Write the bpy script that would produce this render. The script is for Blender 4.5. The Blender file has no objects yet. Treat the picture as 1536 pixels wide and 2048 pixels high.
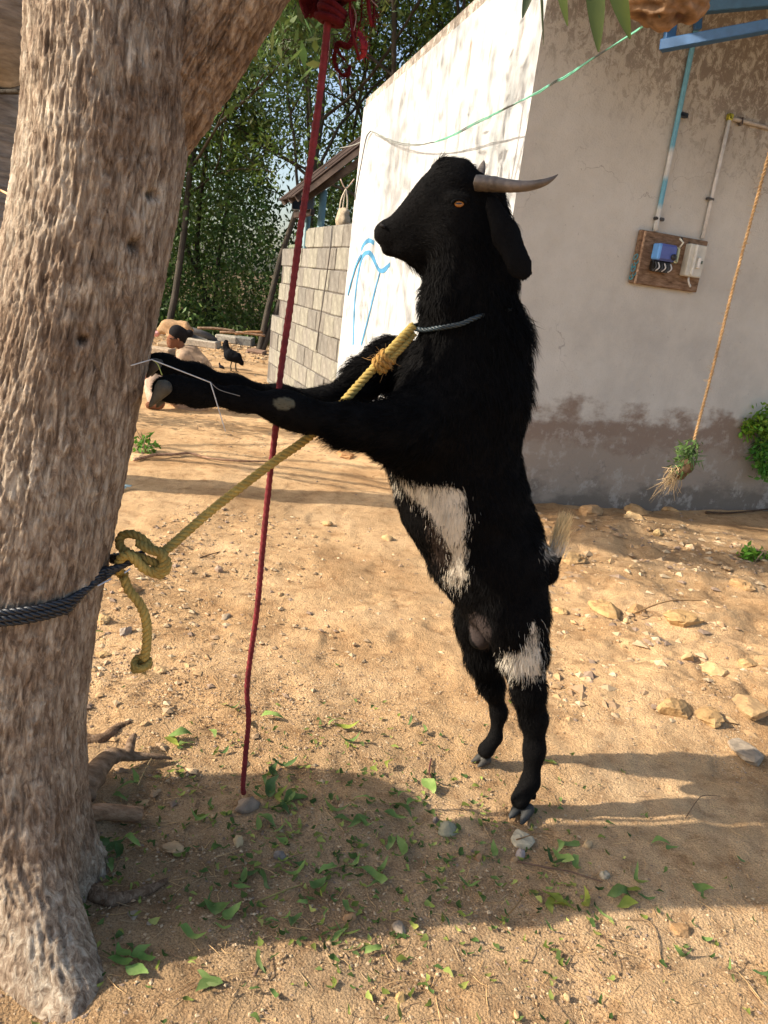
import bpy, math, random
import numpy as np
from mathutils import Vector, Matrix

random.seed(7)
RS = np.random.RandomState(11)
S = bpy.context.scene
COL = S.collection

# ------------------------------------------------------------------ camera
CAM_H = 1.35
PITCH = math.radians(16.6)
FPX = 1500.0
_F = np.array([0, math.cos(PITCH), -math.sin(PITCH)])
_U0 = np.array([0, math.sin(PITCH), math.cos(PITCH)])
_R0 = np.array([1.0, 0, 0])
_n = math.hypot(.992, .126)
_R = (.992 * _R0 + .126 * _U0) / _n
_U = (-.126 * _R0 + .992 * _U0) / _n
CP = np.array([0, 0, CAM_H])
cd = bpy.data.cameras.new('camera')
cam = bpy.data.objects.new('camera', cd)
COL.objects.link(cam)
cd.sensor_fit = 'HORIZONTAL'
cd.sensor_width = 36
cd.lens = 36 * FPX / 1536
cd.clip_start = .05
cd.clip_end = 2000
cam.matrix_world = Matrix(((_R[0], _U[0], -_F[0], 0), (_R[1], _U[1], -_F[1], 0), (_R[2], _U[2], -_F[2], CAM_H), (0, 0, 0, 1)))
S.camera = cam

# ------------------------------------------------------------------ light
SUN_EL = math.radians(32)
SUN_V = np.array([-.98, -.19, 0])
SUN_V /= np.linalg.norm(SUN_V)
SUN_V = SUN_V * math.cos(SUN_EL)
SUN_V[2] = math.sin(SUN_EL)
w = bpy.data.worlds.new('World')
S.world = w
w.use_nodes = True
nt = w.node_tree
sky = nt.nodes.new('ShaderNodeTexSky')
sky.sky_type = 'NISHITA'
sky.sun_disc = False
sky.sun_elevation = SUN_EL
sky.sun_rotation = math.atan2(SUN_V[0], SUN_V[1])
sky.dust_density = 3.0
sky.air_density = 1.0
bg = nt.nodes['Background']
bg.inputs[1].default_value = .15
nt.links.new(sky.outputs[0], bg.inputs[0])
sd = bpy.data.lights.new('sun', 'SUN')
sun = bpy.data.objects.new('sun', sd)
COL.objects.link(sun)
sd.energy = 4.5
sd.angle = math.radians(.6)
sd.color = (1.0, .90, .76)
sun.rotation_euler = Vector(-SUN_V).to_track_quat('-Z', 'Y').to_euler()
S.view_settings.view_transform = 'Standard'
S.view_settings.look = 'None'
S.view_settings.gamma = 1
S.view_settings.use_curve_mapping = False
S.view_settings.exposure = .85
S.cycles.max_bounces = 6
S.cycles.diffuse_bounces = 3
S.cycles.transparent_max_bounces = 8


# ------------------------------------------------------------------ helpers
def ray(px, py):
    return _F * FPX + _R * (px - 768) + _U * (1024 - py)


def P(px, py, D):                      # pixel of the photograph at world distance y = D
    v = ray(px, py)
    return CP + v * (D / v[1])


def mpp(px, py, D):                    # metres per photo pixel there
    return D / ray(px, py)[1]


def proj(V):
    d = np.asarray(V) - CP
    z = d @ _F
    return 768 + FPX * (d @ _R) / z, 1024 - FPX * (d @ _U) / z


def vn(Pt, seed=0):
    Pt = np.asarray(Pt, dtype=np.float64)
    i = np.floor(Pt).astype(np.int64)
    f = Pt - i
    f = f * f * (3 - 2 * f)
    out = 0
    for dx in (0, 1):
        wx = f[:, 0] if dx else 1 - f[:, 0]
        for dy in (0, 1):
            wy = f[:, 1] if dy else 1 - f[:, 1]
            for dz in (0, 1):
                wz = f[:, 2] if dz else 1 - f[:, 2]
                h = ((i[:, 0] + dx) * 374761393 + (i[:, 1] + dy) * 668265263 + (i[:, 2] + dz) * 1274126177 + seed * 974634541) & 0xffffffff
                h = ((h ^ (h >> 13)) * 1103515245) & 0xffffffff
                h = ((h ^ (h >> 16)) * 2246822519) & 0xffffffff
                h = h ^ (h >> 15)
                out = out + wx * wy * wz * ((h & 0xffff) / 32767.5 - 1)
    return out


def fbm(Pt, o=4, seed=0):
    Pt = np.asarray(Pt, dtype=np.float64)
    r = 0
    a = 1.0
    for k in range(o):
        r = r + a * vn(Pt * (2.03 ** k) + k * 17.3, seed + k)
        a *= .5
    return r


def sstep(a, b, x):
    t = np.clip((x - a) / (b - a), 0, 1)
    return t * t * (3 - 2 * t)


def terr(x, y):
    x = np.atleast_1d(np.asarray(x, float))
    y = np.atleast_1d(np.asarray(y, float))
    p2 = np.stack([x, y, x * 0], 1)
    z = .012 * fbm(p2 * 1.7, 3, 3) + .008 * fbm(p2 * 6, 3, 9)
    z += -.28 * sstep(8.0, 11.5, y)
    # stony rise on the right
    m = sstep(.75, 1.5, x) * sstep(2.1, 2.7, y) * (1 - sstep(4.6, 5.4, y))
    z += m * (.030 + .045 * np.abs(fbm(p2 * 3.1, 3, 21)))
    m2_ = sstep(.7, 1.2, x) * sstep(2.1, 2.6, y) * (1 - sstep(5, 6, y))
    z += m2_ * (.020 * (1 - np.abs(fbm(p2 * [4.5, 11, 1], 4, 15))) + .006 * np.abs(vn(p2 * [16, 34, 1], 16)))
    far = sstep(3, 8, y)
    z += far * .02 * fbm(p2 * 1.1, 2, 31)
    # mound at the tree foot
    d = np.hypot(x + .78, y - 1.38)
    z += .03 * np.exp(-(d / .42) ** 2)
    return z


def G(px, py, up=0.0):                 # pixel on the ground
    v = ray(px, py)
    z = 0.0
    for _ in range(12):
        q = CP + v * ((z - CAM_H) / v[2])
        z = .5 * z + .5 * float(terr(q[0], q[1])[0])
    q[2] = float(terr(q[0], q[1])[0]) + up
    return q


class MB:
    def __init__(s):
        s.V = []; s.F = []; s.C = []; s.n = 0; s.M = []

    def add(s, V, F, c=None, m=0):
        V = np.asarray(V, float).reshape(-1, 3)
        if not isinstance(F, (list, tuple)) or (len(F) and np.ndim(F[0]) == 1):
            F = [np.asarray(F)]
        for f in F:
            f = np.asarray(f, dtype=np.int64)
            if len(f):
                s.F.append((f + s.n, m))
        s.V.append(V)
        if c is None:
            c = np.ones((len(V), 3))
        c = np.asarray(c, float)
        if c.ndim == 1:
            c = np.repeat(c[None], len(V), 0)
        s.C.append(c)
        s.n += len(V)
        return s

    def box(s, c, size, ax=None, col=None, m=0, bev=0.0):
        c = np.asarray(c, float); h = np.asarray(size, float) / 2
        A = np.eye(3) if ax is None else np.asarray(ax, float)
        if bev <= 0:
            V = [];
            for i in (-1, 1):
                for j in (-1, 1):
                    for k in (-1, 1):
                        V.append([i, j, k])
            V = np.array(V) * h
            F = np.array([[0, 1, 3, 2], [4, 6, 7, 5], [0, 4, 5, 1], [2, 3, 7, 6], [0, 2, 6, 4], [1, 5, 7, 3]])
            s.add(c + V @ A, F, col, m)
        else:
            b = min(bev, h.min() * .9)
            V = []; idx = {}
            for i in (-1, 1):
                for j in (-1, 1):
                    for k in (-1, 1):
                        for a in range(3):
                            v = np.array([i, j, k], float) * (h - b)
                            v[a] = (i, j, k)[a] * h[a]
                            idx[(i, j, k, a)] = len(V); V.append(v)
            Q = []; T = []
            for a in range(3):
                o = [x for x in range(3) if x != a]
                for sg in (-1, 1):
                    q = []
                    for u, v2 in ((-1, -1), (1, -1), (1, 1), (-1, 1)):
                        t = [0, 0, 0]; t[a] = sg; t[o[0]] = u; t[o[1]] = v2
                        q.append(idx[(*t, a)])
                    flip = (sg < 0) ^ (a == 1)
                    Q.append(q[::-1] if flip else q)
            for a in range(3):      # edges along axis a
                o = [x for x in range(3) if x != a]
                for u in (-1, 1):
                    for v2 in (-1, 1):
                        t0 = [0, 0, 0]; t1 = [0, 0, 0]
                        t0[a] = -1; t1[a] = 1
                        t0[o[0]] = t1[o[0]] = u; t0[o[1]] = t1[o[1]] = v2
                        Q.append([idx[(*t0, o[0])], idx[(*t1, o[0])], idx[(*t1, o[1])], idx[(*t0, o[1])]])
            for i in (-1, 1):
                for j in (-1, 1):
                    for k in (-1, 1):
                        T.append([idx[(i, j, k, 0)], idx[(i, j, k, 1)], idx[(i, j, k, 2)]])
            s.add(c + np.array(V) @ A, [np.array(Q), np.array(T)], col, m)
        return s

    def tube(s, pts, r, sides=8, col=None, cap=True, m=0, squash=1.0):
        pts = np.asarray(pts, float); n = len(pts)
        r = np.full(n, r, float) if np.ndim(r) == 0 else np.asarray(r, float)
        T = np.gradient(pts, axis=0)
        T /= np.linalg.norm(T, axis=1)[:, None] + 1e-12
        up = np.array([0, 0, 1.0]) if abs(T[0][2]) < .9 else np.array([1.0, 0, 0])
        N = np.zeros_like(pts); a = np.cross(T[0], up); a /= np.linalg.norm(a)
        for i in range(n):
            a = a - T[i] * (a @ T[i]); a /= np.linalg.norm(a) + 1e-12
            N[i] = a
        B = np.cross(T, N)
        th = np.linspace(0, 2 * math.pi, sides, endpoint=False)
        V = pts[:, None] + r[:, None, None] * (np.cos(th)[None, :, None] * N[:, None] + squash * np.sin(th)[None, :, None] * B[:, None])
        V = V.reshape(-1, 3)
        i = np.arange(n - 1)[:, None] * sides; j = np.arange(sides)[None]; j2 = (j + 1) % sides
        F = np.stack([i + j, i + j2, i + sides + j2, i + sides + j], -1).reshape(-1, 4)
        Fs = [F]
        if cap:
            V = np.vstack([V, pts[0] - T[0] * r[0] * .3, pts[-1] + T[-1] * r[-1] * .3])
            jj = np.arange(sides); k2 = (jj + 1) % sides
            Fs.append(np.stack([np.full(sides, n * sides), k2, jj], 1))
            Fs.append(np.stack([np.full(sides, n * sides + 1), (n - 1) * sides + jj, (n - 1) * sides + k2], 1))
        if col is not None and np.ndim(col) == 2:
            col = np.repeat(col, sides, 0)
            if cap:
                col = np.vstack([col, col[0], col[-1]])
        s.add(V, Fs, col, m)
        return s

    def build(s, name, mats, parent=None, local=False, smooth=True, link=True):
        V = np.vstack(s.V)
        if not isinstance(mats, (list, tuple)):
            mats = [mats]
        loc = np.zeros(3)
        pp_ = parent
        while pp_ is not None and not local:
            V = V - np.array(pp_.location); pp_ = pp_.parent
        if parent is None and not local:
            loc = np.array([(V[:, 0].min() + V[:, 0].max()) / 2, (V[:, 1].min() + V[:, 1].max()) / 2, V[:, 2].min()])
            V = V - loc
        me = bpy.data.meshes.new(name)
        me.vertices.add(len(V)); me.vertices.foreach_set('co', V.ravel().astype(np.float32))
        tot = [f.shape[1] for f, m in s.F for _ in range(1)]
        li = np.concatenate([f.ravel() for f, m in s.F])
        cnt = np.concatenate([np.full(len(f), f.shape[1]) for f, m in s.F])
        mi = np.concatenate([np.full(len(f), m) for f, m in s.F])
        me.loops.add(len(li)); me.loops.foreach_set('vertex_index', li.astype(np.int32))
        me.polygons.add(len(cnt))
        st = np.concatenate([[0], np.cumsum(cnt)[:-1]])
        me.polygons.foreach_set('loop_start', st.astype(np.int32))
        me.polygons.foreach_set('loop_total', cnt.astype(np.int32))
        me.polygons.foreach_set('material_index', mi.astype(np.int32))
        me.polygons.foreach_set('use_smooth', np.full(len(cnt), bool(smooth)))
        me.update(calc_edges=True)
        at = me.color_attributes.new('Col', 'FLOAT_COLOR', 'POINT')
        C = np.vstack(s.C)
        at.data.foreach_set('color', np.hstack([C, np.ones((len(C), 1))]).ravel().astype(np.float32))
        me.validate()
        for mt in mats:
            me.materials.append(mt)
        o = bpy.data.objects.new(name, me)
        o.location = loc
        if parent is not None:
            o.parent = parent
        if link:
            COL.objects.link(o)
        return o


def tag(o, label=None, cat=None, group=None, kind=None):
    if label: o['label'] = label
    if cat: o['category'] = cat
    if group: o['group'] = group
    if kind: o['kind'] = kind
    return o


def thing(name, loc, label, cat, group=None, rot=None):
    o = bpy.data.objects.new(name, None)
    o.empty_display_size = .1
    o.location = loc
    if rot: o.rotation_euler = rot
    COL.objects.link(o)
    return tag(o, label, cat, group)


def spline(pts, n):
    pts = np.asarray(pts, float)
    m = len(pts)
    p = np.vstack([2 * pts[0] - pts[1], pts, 2 * pts[-1] - pts[-2]])
    u = np.linspace(0, m - 1, n); i = np.minimum(u.astype(int), m - 2); t = (u - i)[:, None]
    a, b, c, d = p[i], p[i + 1], p[i + 2], p[i + 3]
    return .5 * (2 * b + (c - a) * t + (2 * a - 5 * b + 4 * c - d) * t * t + (3 * b - a - 3 * c + d) * t ** 3)


def pxpath(l, n):
    return spline([P(*q) for q in l], n)


def resample(pts, step):
    d = np.r_[0, np.cumsum(np.linalg.norm(np.diff(pts, axis=0), axis=1))]
    n = max(3, int(d[-1] / step))
    u = np.linspace(0, d[-1], n)
    return np.stack([np.interp(u, d, pts[:, k]) for k in range(3)], 1)


def rope(mb, pts, R, strands=3, pitch=.05, sides=6, col=None, fill=.62, wob=0.0):
    pts = resample(np.asarray(pts), min(pitch / 7, R * 1.3))
    T = np.gradient(pts, axis=0); T /= np.linalg.norm(T, axis=1)[:, None] + 1e-12
    N = np.zeros_like(pts); a = np.cross(T[0], [0.13, 1, .2]); a /= np.linalg.norm(a)
    for i in range(len(pts)):
        a = a - T[i] * (a @ T[i]); a /= np.linalg.norm(a); N[i] = a
    B = np.cross(T, N)
    L = np.r_[0, np.cumsum(np.linalg.norm(np.diff(pts, axis=0), axis=1))]
    for k in range(strands):
        ph = 2 * math.pi * (k / strands + L / pitch)
        q = pts + R * .56 * (np.cos(ph)[:, None] * N + np.sin(ph)[:, None] * B)
        c = None
        if col is not None:
            c = np.asarray(col)[None] * (1 + .16 * fbm(q * 60, 2, k)[:, None] + .22 * vn(q * 14, 8)[:, None])
        rr = R * (fill - .07) * (1 + wob * vn(q * 90, k + 5))
        mb.tube(q, rr, sides, c)
    return mb


def frays(mb, pts, n, L, col, r=.0004, rs=RS):
    pts = np.asarray(pts)
    for _ in range(n):
        p = pts[rs.randint(len(pts))]
        d = rs.normal(size=3); d /= np.linalg.norm(d)
        l = L * rs.uniform(.4, 1)
        e = rs.normal(size=3) * .3
        q = np.array([p, p + d * l * .5, p + (d + e) * l])
        mb.tube(q, [r, r, r * .3], 3, col, cap=False)


# ------------------------------------------------------------------ materials
def node(nt, t, **kw):
    n = nt.nodes.new(t)
    for k, v in kw.items():
        setattr(n, k, v)
    return n


def ramp(nt, cols, pos=None):
    r = nt.nodes.new('ShaderNodeValToRGB')
    n = len(cols)
    while len(r.color_ramp.elements) < n:
        r.color_ramp.elements.new(.5)
    for i, c in enumerate(cols):
        e = r.color_ramp.elements[i]
        e.position = pos[i] if pos else (.3 + .4 * i / max(1, n - 1))
        e.color = (*c, 1)
    return r


def mix(nt, f, a, b, mode='MIX'):
    m = nt.nodes.new('ShaderNodeMix'); m.data_type = 'RGBA'; m.blend_type = mode
    for i, v in ((0, f), (6, a), (7, b)):
        if hasattr(v, 'links') or isinstance(v, bpy.types.NodeSocket):
            nt.links.new(v, m.inputs[i])
        elif i == 0:
            m.inputs[0].default_value = v
        else:
            m.inputs[i].default_value = (*v, 1)
    return m.outputs[2]


def math_n(nt, op, a, b=0.0, clamp=False):
    m = nt.nodes.new('ShaderNodeMath'); m.operation = op; m.use_clamp = clamp
    for i, v in ((0, a), (1, b)):
        if isinstance(v, bpy.types.NodeSocket):
            nt.links.new(v, m.inputs[i])
        else:
            m.inputs[i].default_value = v
    return m.outputs[0]


def coords(nt, stretch=(1, 1, 1)):
    tc = nt.nodes.new('ShaderNodeTexCoord'); mp = nt.nodes.new('ShaderNodeMapping')
    mp.inputs['Scale'].default_value = stretch
    nt.links.new(tc.outputs['Object'], mp.inputs['Vector'])
    return mp.outputs[0]


def noise(nt, vec, scale, detail=5, rough=.6, dist=0):
    n = nt.nodes.new('ShaderNodeTexNoise')
    n.inputs['Scale'].default_value = scale; n.inputs['Detail'].default_value = detail
    n.inputs['Roughness'].default_value = rough; n.inputs['Distortion'].default_value = dist
    nt.links.new(vec, n.inputs['Vector'])
    return n.outputs[0]


def bump(nt, bs, h, dist, strength=1.0, prev=None):
    b = nt.nodes.new('ShaderNodeBump')
    b.inputs['Distance'].default_value = dist; b.inputs['Strength'].default_value = strength
    nt.links.new(h, b.inputs['Height'])
    if prev is not None:
        nt.links.new(prev, b.inputs['Normal'])
    nt.links.new(b.outputs[0], bs.inputs['Normal'])
    return b.outputs[0]


def newmat(name, rough=.8, spec=.3):
    m = bpy.data.materials.new(name); m.use_nodes = True
    b = m.node_tree.nodes['Principled BSDF']
    b.inputs['Roughness'].default_value = rough
    b.inputs['Specular IOR Level'].default_value = spec
    return m, m.node_tree, b


def pm(name, cols, scale=8, rough=.8, spec=.3, stretch=(1, 1, 1), bd=0, bscale=None, attr=False, metal=0, detail=5, transl=0, pos=None):
    m, nt, b = newmat(name, rough, spec)
    v = coords(nt, stretch)
    r = ramp(nt, cols, pos)
    nt.links.new(noise(nt, v, scale, detail), r.inputs[0])
    c = r.outputs[0]
    if attr:
        a = node(nt, 'ShaderNodeAttribute', attribute_name='Col')
        c = mix(nt, 1.0, c, a.outputs[0], 'MULTIPLY')
    nt.links.new(c, b.inputs['Base Color'])
    b.inputs['Metallic'].default_value = metal
    if bd:
        bump(nt, b, noise(nt, v, bscale or scale * 4, 5), bd)
    if transl:
        t = nt.nodes.new('ShaderNodeBsdfTranslucent')
        nt.links.new(c, t.inputs[0])
        mx = nt.nodes.new('ShaderNodeMixShader'); mx.inputs[0].default_value = transl
        nt.links.new(b.outputs[0], mx.inputs[1]); nt.links.new(t.outputs[0], mx.inputs[2])
        nt.links.new(mx.outputs[0], nt.nodes['Material Output'].inputs[0])
    return m


def sub(c, k):
    return tuple(x * k for x in c)


# soil
m_soil, nt, b = newmat('soil', .95, .15)
v = coords(nt)
n1 = noise(nt, v, 1.6, 4); n2 = noise(nt, v, 14, 6, .7); n3 = noise(nt, v, 260, 3, .8)
r1 = ramp(nt, [(.39, .235, .112), (.52, .335, .172), (.61, .41, .225)], [.35, .5, .68])
nt.links.new(n1, r1.inputs[0])
r2 = ramp(nt, [(.66, .60, .55), (1, 1, 1), (1.12, 1.12, 1.1)], [.32, .5, .72])
nt.links.new(n2, r2.inputs[0])
c = mix(nt, 1.0, r1.outputs[0], r2.outputs[0], 'MULTIPLY')
r3 = ramp(nt, [(.52, .5, .48), (1, 1, 1), (1.3, 1.3, 1.28)], [.36, .5, .66])
nt.links.new(n3, r3.inputs[0])
c = mix(nt, .85, c, r3.outputs[0], 'MULTIPLY')
at = node(nt, 'ShaderNodeAttribute', attribute_name='Col')
c = mix(nt, 1.0, c, at.outputs[0], 'MULTIPLY')
nt.links.new(c, b.inputs['Base Color'])
vo = nt.nodes.new('ShaderNodeTexVoronoi'); vo.inputs['Scale'].default_value = 150
nt.links.new(v, vo.inputs['Vector'])
p1 = bump(nt, b, n3, .004, 1)
p2 = bump(nt, b, vo.outputs[0], -.003, .8, p1)
bump(nt, b, n2, .012, .9, p2)

m_stone = pm('stone', [(.30, .22, .14), (.44, .32, .19), (.56, .43, .28)], 22, .9, .2, bd=.006, bscale=60, attr=True)
m_stone2 = pm('grey_stone', [(.22, .19, .16), (.34, .29, .24), (.46, .40, .33)], 25, .9, .2, bd=.004, bscale=60, attr=True)
m_peb = pm('pebble', [(.72, .68, .64), (1, 1, 1)], 40, .92, .15, attr=True)

# bark
m_bark, nt, b = newmat('bark', .9, .2)
v = coords(nt, (1, 1, .28))
n1 = noise(nt, v, 70, 7, .72, .8); v2 = coords(nt); n2 = noise(nt, v2, 6, 5, .65)
r1 = ramp(nt, [(.085, .058, .040), (.265, .20, .145), (.46, .385, .30), (.66, .60, .505)], [.3, .44, .56, .7])
nt.links.new(n1, r1.inputs[0])
r2 = ramp(nt, [(.64, .54, .46), (1, .95, .89), (1.15, 1.15, 1.12)], [.3, .52, .72])
nt.links.new(n2, r2.inputs[0])
c = mix(nt, 1.0, r1.outputs[0], r2.outputs[0], 'MULTIPLY')
at = node(nt, 'ShaderNodeAttribute', attribute_name='Col')
c = mix(nt, 1.0, c, at.outputs[0], 'MULTIPLY')
nt.links.new(c, b.inputs['Base Color'])
p1 = bump(nt, b, n1, .012, .9)
bump(nt, b, noise(nt, v2, 300, 4, .7), .003, .8, p1)

m_palm = pm('palm_bark', [(.14, .125, .115), (.24, .22, .205), (.33, .31, .29)], 9, .9, .2, (1, 1, 6), .01, 30, attr=True)
m_wood = pm('old_wood', [(.11, .07, .045), (.26, .18, .12), (.40, .30, .22)], 14, .9, .2, (1, 4, 4), .006, 50, attr=True)
m_twig = pm('twig', [(.20, .13, .08), (.38, .28, .18)], 30, .9, .2, attr=True)
m_tbark = pm('far_bark', [(.03, .026, .02), (.075, .062, .048)], 5, .9, .2, (1, 1, .3), .02, 20)
m_leafg = pm('ground_leaf', [(.09, .15, .035), (.16, .235, .07), (.28, .33, .13)], 18, .8, .15, attr=True, transl=.2)
m_leafw = pm('wood_leaf', [(.05, .085, .02), (.095, .15, .034), (.16, .22, .055)], .7, .55, .35, attr=True, transl=.35)
m_leafh = pm('hanging_leaf', [(.07, .11, .012), (.12, .16, .02)], 12, .4, .5, attr=True, transl=.25)
m_weed = pm('weed_leaf', [(.07, .14, .025), (.14, .22, .05)], 14, .6, .3, attr=True, transl=.3)

# goat
m_skin, nt, b = newmat('goat_skin', .85, .08)
at = node(nt, 'ShaderNodeAttribute', attribute_name='Col')
nt.links.new(at.outputs[0], b.inputs['Base Color'])
bump(nt, b, noise(nt, coords(nt), 160, 4), .003, .7)
m_fur, nt, b = newmat('goat_fur', .7, .05)
at = node(nt, 'ShaderNodeAttribute', attribute_name='Col')
nt.links.new(at.outputs[0], b.inputs['Base Color'])
m_horn = pm('horn', [(.06, .05, .042), (.14, .115, .095), (.21, .175, .15)], 30, .45, .45, (1, 1, 1), .002, 120, attr=True)
m_hoof = pm('hoof', [(.10, .095, .085), (.20, .19, .165), (.30, .28, .24)], 40, .6, .3, bd=.001, bscale=150, attr=True)
m_iris = pm('iris', [(.22, .075, .015), (.45, .18, .03)], 300, .12, .6)
m_pupil = pm('pupil', [(.005, .005, .006), (.01, .01, .01)], 10, .1, .6)

# ropes etc.
m_rope = pm('rope_fibre', [(.78, .78, .76), (1.1, 1.1, 1.1)], 220, .75, .25, attr=True, bd=.0012, bscale=500)
m_gloss = pm('plastic_rope', [(.8, .8, .8), (1.1, 1.1, 1.1)], 200, .35, .5, attr=True, bd=.0008, bscale=500)
m_cloth = pm('cloth', [(.7, .7, .7), (1.1, 1.1, 1.1)], 30, .95, .1, attr=True, bd=.002, bscale=200)
m_metalp = pm('painted_metal', [(.75, .75, .75), (1, 1, 1)], 25, .5, .4, attr=True, bd=.0008, bscale=90)
m_plas = pm('plastic', [(.82, .82, .82), (1, 1, 1)], 30, .45, .4, attr=True)
m_col = pm('plain', [(.85, .85, .85), (1.05, 1.05, 1.05)], 20, .85, .2, attr=True)
m_rust = pm('rusty_sheet', [(.035, .024, .02), (.06, .042, .034), (.09, .065, .052)], 6, .85, .2, attr=True)
m_rubber = pm('rubber', [(.05, .05, .05), (.12, .115, .11)], 8, .8, .2)
m_block, nt, b = newmat('concrete_block', .95, .15)
v = coords(nt)
r = ramp(nt, [(.13, .12, .105), (.20, .19, .165), (.28, .265, .235)], [.3, .5, .7])
nt.links.new(noise(nt, v, 9, 6, .7), r.inputs[0])
at = node(nt, 'ShaderNodeAttribute', attribute_name='Col')
nt.links.new(mix(nt, 1.0, r.outputs[0], at.outputs[0], 'MULTIPLY'), b.inputs['Base Color'])
bump(nt, b, noise(nt, v, 60, 5, .7), .008)
m_mortar = pm('mortar', [(.09, .08, .07), (.14, .125, .11)], 20, .95, .1)
m_bluep = pm('blue_paint', [(.05, .20, .36), (.09, .28, .46)], 40, .7, .2)

# plaster of the front wall: x along the wall, z up, in metres
m_front, nt, b = newmat('grey_plaster', .93, .12)
v = coords(nt)
sep = nt.nodes.new('ShaderNodeSeparateXYZ'); nt.links.new(v, sep.inputs[0])
X, Z = sep.outputs[0], sep.outputs[2]
vs = coords(nt, (1, 1, .35))
big = noise(nt, v, 1.3, 4, .55); med = noise(nt, v, 7, 6, .68); fine = noise(nt, v, 90, 4, .7)
r = ramp(nt, [(.47, .445, .395), (.585, .557, .49), (.67, .645, .58)], [.3, .5, .7])
nt.links.new(mix(nt, .35, big, med), r.inputs[0])
c = r.outputs[0]
# damp, brown stained band low on the wall
zz = math_n(nt, 'ADD', Z, math_n(nt, 'MULTIPLY', math_n(nt, 'SUBTRACT', noise(nt, coords(nt, (1, 1, 1.6)), 2.6, 6, .65), .5), .75))
up = nt.nodes.new('ShaderNodeMapRange'); up.interpolation_type = 'SMOOTHSTEP'
up.inputs[1].default_value = .78; up.inputs[2].default_value = .64; nt.links.new(zz, up.inputs[0])
c = mix(nt, math_n(nt, 'MULTIPLY', up.outputs[0], .85), c, (.22, .15, .105))
lo = nt.nodes.new('ShaderNodeMapRange'); lo.interpolation_type = 'SMOOTHSTEP'
lo.inputs[1].default_value = .52; lo.inputs[2].default_value = .40; nt.links.new(zz, lo.inputs[0])
c = mix(nt, math_n(nt, 'MULTIPLY', lo.outputs[0], .75), c, (.36, .31, .25))
l2 = nt.nodes.new('ShaderNodeMapRange'); l2.interpolation_type = 'SMOOTHSTEP'
l2.inputs[1].default_value = .24; l2.inputs[2].default_value = .06; nt.links.new(zz, l2.inputs[0])
c = mix(nt, math_n(nt, 'MULTIPLY', l2.outputs[0], .6), c, (.10, .085, .07))
# pale chipped patches inside the band
chip = ramp(nt, [(0, 0, 0), (1, 1, 1)], [.53, .60]); nt.links.new(noise(nt, v, 7, 7, .75), chip.inputs[0])
c = mix(nt, math_n(nt, 'MULTIPLY', chip.outputs[0], math_n(nt, 'MULTIPLY', up.outputs[0], .65)), c, (.44, .40, .345))
# black mould growing down from the roof, more of it to the right
hi = math_n(nt, 'ADD', Z, math_n(nt, 'MULTIPLY', X, .22))
tp = nt.nodes.new('ShaderNodeMapRange'); tp.interpolation_type = 'SMOOTHSTEP'
tp.inputs[1].default_value = 2.35; tp.inputs[2].default_value = 3.3; nt.links.new(hi, tp.inputs[0])
sp = ramp(nt, [(0, 0, 0), (1, 1, 1)], [.55, .63])
nt.links.new(math_n(nt, 'ADD', noise(nt, coords(nt, (1, 1, .7)), 16, 8, .8, .5), math_n(nt, 'MULTIPLY', tp.outputs[0], .12)), sp.inputs[0])
c = mix(nt, math_n(nt, 'MULTIPLY', sp.outputs[0], math_n(nt, 'MULTIPLY', tp.outputs[0], .75, True), True), c, (.11, .08, .06))
c = mix(nt, math_n(nt, 'MULTIPLY', tp.outputs[0], .35), c, (.24, .19, .145))
spk = ramp(nt, [(0, 0, 0), (1, 1, 1)], [.66, .70]); nt.links.new(noise(nt, v, 30, 5, .65), spk.inputs[0])
c = mix(nt, math_n(nt, 'MULTIPLY', spk.outputs[0], .45), c, (.16, .13, .11))
vc = nt.nodes.new('ShaderNodeTexVoronoi'); vc.feature = 'DISTANCE_TO_EDGE'; vc.inputs['Scale'].default_value = 1.3
wv = nt.nodes.new('ShaderNodeVectorMath'); wv.operation = 'MULTIPLY_ADD'
nn_ = nt.nodes.new('ShaderNodeTexNoise'); nn_.inputs['Scale'].default_value = 5; nn_.inputs['Detail'].default_value = 6; nt.links.new(v, nn_.inputs['Vector'])
nt.links.new(nn_.outputs[1], wv.inputs[0]); wv.inputs[1].default_value = (.5, .5, .5); nt.links.new(v, wv.inputs[2]); nt.links.new(wv.outputs[0], vc.inputs['Vector'])
ck = ramp(nt, [(1, 1, 1), (0, 0, 0)], [.0, .006]); nt.links.new(vc.outputs['Distance'], ck.inputs[0])
cm = ramp(nt, [(0, 0, 0), (1, 1, 1)], [.52, .60]); nt.links.new(noise(nt, v, 1.1, 3), cm.inputs[0])
c = mix(nt, math_n(nt, 'MULTIPLY', ck.outputs[0], math_n(nt, 'MULTIPLY', cm.outputs[0], .55)), c, (.16, .13, .11))
nt.links.new(c, b.inputs['Base Color'])
p1 = bump(nt, b, fine, .006, .8)
bump(nt, b, med, .02, .5, p1)

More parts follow.
